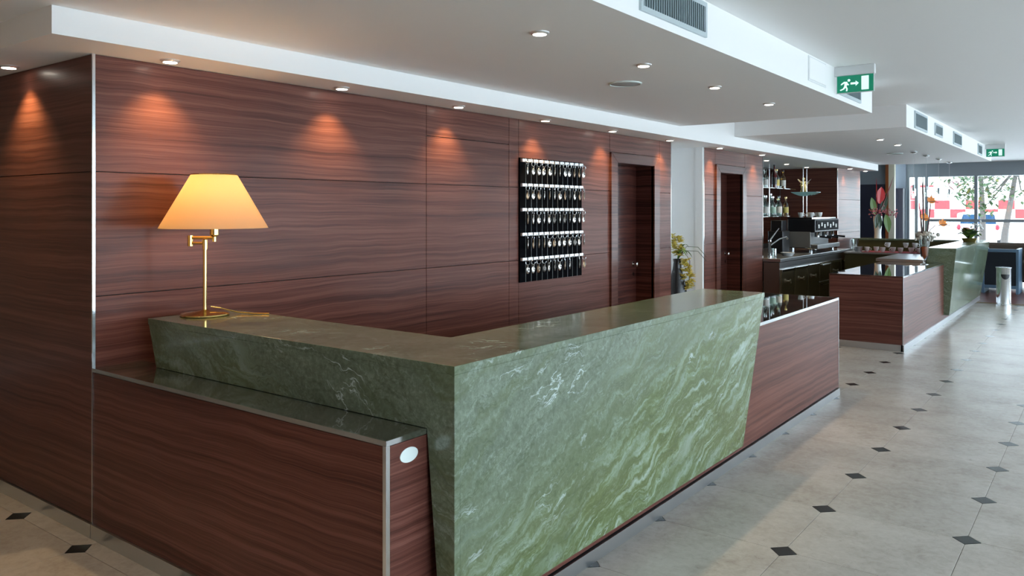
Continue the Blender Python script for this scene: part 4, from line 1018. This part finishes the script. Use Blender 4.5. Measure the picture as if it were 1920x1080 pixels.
tmp_ = bpy.data.objects.new('letters_tmp', tc); COL.objects.link(tmp_); bpy.context.view_layer.update()
lme = bpy.data.meshes.new_from_object(tmp_); bpy.data.objects.remove(tmp_); lme.materials.clear(); lme.materials.append(REDS)
tob = bpy.data.objects.new('letters', lme); COL.objects.link(tob); tob.rotation_euler = (math.radians(90), 0, 0); tob.parent = fb
tob.location = Vector((-12.4, 61.88, 2.3)) - WLOC[fb.name]
# parked car, seen from behind
car = thing('parked_car', (-4.82, 41.5, 0), 'white car parked in the street seen from behind', 'car')
CARP = P('white_car_paint', (0.85,0.85,0.84), 0.25, coat=0.8); CARG = P('blue_tinted_car_glass', (0.010,0.035,0.075), 0.5, spec=0.1); TAIL = P('red_tail_lamp', (0.25,0.005,0.02), 0.2)
cx0, cy0 = -4.82, 41.5
def carx(pts, y0, y1): return MB().prism([(cx0+p[0], p[1]) for p in pts], 'y', y0, y1)
MB().prism([(cy0,0.35),(cy0-0.06,0.55),(cy0,0.92),(cy0+0.28,1.46),(cy0+1.9,1.50),(cy0+2.7,1.0),(cy0+3.9,0.88),(cy0+4.05,0.4),(cy0+4.0,0.25),(cy0+0.05,0.25)], 'x', cx0-0.86, cx0+0.86).build('body', CARP, car, bevel=0.05)
MB().add([(cx0-0.72,cy0+0.015,0.97),(cx0+0.72,cy0+0.015,0.97),(cx0+0.62,cy0+0.235,1.40),(cx0-0.62,cy0+0.235,1.40),(cx0-0.72,cy0+0.035,0.97),(cx0+0.72,cy0+0.035,0.97),(cx0+0.62,cy0+0.255,1.40),(cx0-0.62,cy0+0.255,1.40)], [(0,1,2,3),(7,6,5,4),(0,4,5,1),(1,5,6,2),(2,6,7,3),(3,7,4,0)]).build('rear_window', CARG, car)
for s_ in (-1, 1): MB().ball((cx0+s_*0.76, cy0+0.0, 0.80), 0.10, 10, 8, (0.9,0.6,1.5)).build('tail_lamp', TAIL, car, smooth=True)
MB().box(cx0-0.84, cx0+0.84, cy0-0.12, cy0+0.05, 0.32, 0.52).build('bumper', CARP, car, bevel=0.03)
for s_ in (-1, 1):
    for yy in (cy0+0.75, cy0+3.25):
        wh = MB().lathe([(0.14,-0.1),(0.31,-0.1),(0.33,-0.06),(0.33,0.06),(0.31,0.1),(0.14,0.1)], (0,0,0), 20)
        wm = MB(); wm.add([(cx0+s_*0.80+v[2], yy+v[0], 0.30+v[1]) for v in wh.v], wh.f); wm.build('wheel', RUBBER, car, smooth=True)
# trees
BARK = P('grey_bark', (0.075,0.065,0.06), 0.9); TLEAF = P('street_tree_leaf', (0.030,0.065,0.018), 0.6); TLEAF2 = P('autumn_leaf', (0.10,0.09,0.015), 0.6)
def tree(x, y, pts, blobs, label, n):
    t = thing('street_tree', (x, y, 0), label, 'tree', 'street trees')
    MB().tube([(x+p[0], y, p[1]) for p in pts], [0.13-0.09*i/(len(pts)-1) for i in range(len(pts))], 8).build('trunk', BARK, t, smooth=True)
    bt = MB()
    for bx_, bz_, br in blobs: bt.tube([(x+pts[-2][0], y, pts[-2][1]), (x+bx_*0.7, y+0.2, bz_+0.1), (x+bx_, y, bz_)], [0.035,0.02,0.01], 5)
    bt.build('branches', BARK, t)
    for mi, mt in enumerate((TLEAF, TLEAF2)):
        m = MB()
        for k in range(n if mi == 0 else n//5):
            b = blobs[rng.randrange(len(blobs))]
            d = Vector((rng.gauss(0,1), rng.gauss(0,1), rng.gauss(0,0.6)))*b[2]*0.5
            p = Vector((x+b[0], y, b[1])) + d; a = rng.uniform(0, 6.28)
            l = Vector((math.cos(a), math.sin(a)*0.5, rng.uniform(-0.8,0.3)))*0.24
            m.leaf(p, p+l, 0.12, (0,0,0.01), 2, 0.1, 0.003)
        m.build('foliage', mt, t, kind='stuff')
tree(-3.06, 33, [(0,-0.05),(0.06,0.8),(0.25,2.0),(0.42,3.1),(0.6,4.6)], [(-0.95,2.6,0.8),(-0.5,2.9,0.7),(-0.65,1.75,0.5),(0.5,3.0,0.6),(-0.35,2.2,0.5),(0.75,2.2,0.4)], 'leaning slender street tree right of the parked car', 480)
tree(-3.92, 35, [(0,-0.05),(0.02,1.4),(-0.05,3.0),(-0.1,4.6)], [(-0.8,2.9,0.6),(0.1,3.2,0.7),(-0.55,2.2,0.5),(0.5,2.6,0.6)], 'street tree standing behind the middle window bar', 420)
sb_ = thing('street_bush', (-0.55, 30, 0), 'low blue green bush outside at the right edge', 'bush')
m = MB()
for k in range(260):
    d = Vector((rng.gauss(0,0.45), rng.gauss(0,0.3), abs(rng.gauss(0.35,0.25)))); p = Vector((-0.9,30,0.15))+d
    m.leaf(p, p+Vector((rng.uniform(-0.2,0.2),rng.uniform(-0.1,0.1),rng.uniform(0,0.2))), 0.09, (0,0,0.01), 2, 0.1, 0.003)
m.build('foliage', P('blue_green_leaf', (0.015,0.06,0.045), 0.6), sb_, kind='stuff'); MB().tube([(-0.9,30,-0.05),(-0.9,30,0.5)], 0.04, 6).build('stem', BARK, sb_)
